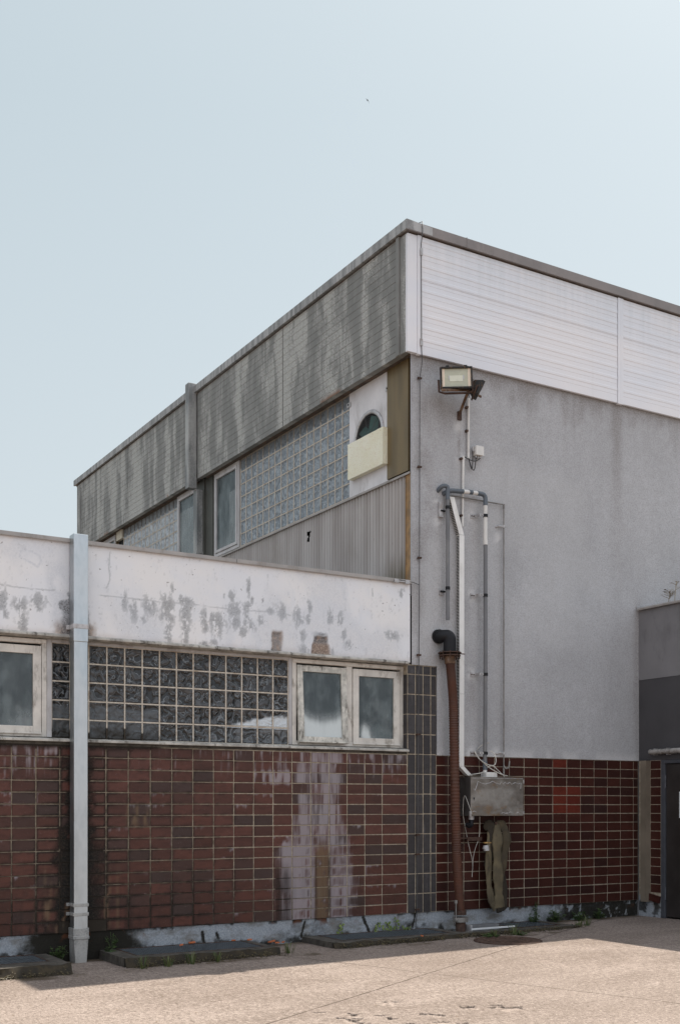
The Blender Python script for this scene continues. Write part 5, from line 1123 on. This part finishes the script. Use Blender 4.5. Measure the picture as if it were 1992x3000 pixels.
weed(-4.62, -.13, -.05, 14, .17, 'weed in the dark gap left of the downpipe foot'); weed(-4.1, -.16, -.06, 10, .16, 'small weed in the dark gap right of the downpipe foot'); weed(-4.02, -.1, .05, 8, .18, 'sparse pink-flowered weed on the dark plinth beside the kerb', s=.03)
for k, (x, y, lb) in enumerate(((-4.0, -.97, 'leftmost grass tuft at the front of the mossy kerb'), (-3.72, -.97, 'tall grass tuft at the front of the mossy kerb'), (-3.45, -.96, 'broad green tuft midway along the mossy kerb'), (-3.15, -.95, 'short tuft right of the broad green tuft'), (-2.2, -.8, 'tuft at the right end of the mossy kerb'), (.62, -.93, 'green tuft on the kerb below the hose valve'), (.95, -.9, 'small tuft between the hose valve and the manhole'), (2.2, -.72, 'wide tuft at the far right end of the long kerb'), (2.45, -.6, 'pale tuft beyond the end of the long kerb'))):
    tuft(x, y, float(ground_z(x)), 26, .13 if k % 2 else .17, lb)
for k in range(3):
    weed((.55, 1.0, 2.3)[k], (-.93, -.92, -.62)[k], -.04, 12, .07, ('creeping weed at the kerb edge below the hose valve', 'creeping weed at the kerb edge behind the manhole', 'creeping weed at the right end of the long kerb')[k], s=.045, sp=.12)
m = MB(); mm = random.Random(5)
for k in range(2600):
    x = mm.uniform(-7.4, 2.2); base = -.91 if x < -4.72 else (-.90 if -4.05 < x < -2.28 else (-.82 if x > -1.6 else None))
    if base is None or vnoise(np.array([x*3.1]), np.array([.5]), 4)[0] < .35: continue
    y = base+mm.gauss(0, .03); z = float(ground_z(x))+max(0, mm.gauss(.02, .02)); an = mm.uniform(0, 6.28); leaf(m, (x, y, z), (math.cos(an), math.sin(an), .5), (0, -.5, 1), mm.uniform(.012, .03))
for k in range(900):     # crumbs of leaf, grit and paint lying along the wall foot and out on the yard
    x = mm.uniform(-7, 5); y = -1.0-abs(mm.gauss(0, 1.5)) if k % 3 else mm.uniform(-1.2, -.7); z = float(ground_z(x))+.003; an = mm.uniform(0, 6.28)
    leaf(m, (x, y, z), (math.cos(an), math.sin(an), mm.uniform(.0, .3)), (0, -.2, 1), mm.uniform(.008, .022), 1)
tag(m.build('moss', [MAT['moss'], MAT['litter']]), 'brown moss and litter along the kerb edges', 'moss', kind='stuff')
for px, py, hgt, lb in ((1974, 1756, .30, 'taller dry branching stalk on the roof edge of the dark grey block'), (1956, 1762, .18, 'shorter dry stalk on the roof edge of the dark grey block')):
    v, z = on_side(px, py, 4.1); t = thing('dry_plant', lb, 'plant', (4.1, v, 4.49), 'dry stalks on the roof edge'); st = MB(); lf = MB()
    b0 = Vector((4.1, v, 4.49)); tp = b0+Vector((.01, -.03, hgt)); st.tube([b0, tp], .0045, 5)
    for k in range(12):
        f = .3+.06*k; a = random.uniform(0, 6.28); e = b0.lerp(tp, min(f, 1))+Vector((.10*math.cos(a), .10*math.sin(a), .05))*(1.1-f*.5); st.tube([b0.lerp(tp, min(f, 1)), e], .003, 4)
        for j in range(3): leaf(lf, e+Vector((random.gauss(0, .01), random.gauss(0, .01), random.gauss(0, .01))), (math.cos(a), math.sin(a), .4), (0, 0, 1), .028)
    st.build('stem', MAT['dry_stalk'], t); lf.build('foliage', MAT['dry_stalk'], t)
# swift in the sky
a, b, c = ray(1077, 293); t_ = 62.; B = Vector((CAM.x+a*t_, CAM.y+b*t_, CAM.z+c*t_)); rt = Vector((KU[0], -KU[1], 0)); fw = Vector((KU[1], KU[0], 0)); upv = Vector((0, 0, 1))
m = MB(); k_ = .021
def pt(x, y, d=0.): return B+rt*(x*k_)+upv*(y*k_)+fw*d
wing = [((-5.4, 4.6), .10), ((-4.0, 4.2), .5), ((-2.2, 2.6), .9), ((-.2, 0.2), 1.5), ((1.6, -2.0), 1.0), ((2.9, -4.6), .6), ((3.4, -6.6), .1)]
m.tube([pt(*p, .02*abs(i-3)) for i, (p, r) in enumerate(wing)], [r*k_ for p, r in wing], 8, sec=(1, .45), up=fw); m.tube([pt(1.1, 1.0), pt(.2, .1), pt(-.9, -1.2), pt(-2.2, -2.4)], [.2*k_, 1.1*k_, .9*k_, .25*k_], 8)
single('bird', m, MAT['bird_black'], 'small dark swift flying high above the hall', 'bird', B)
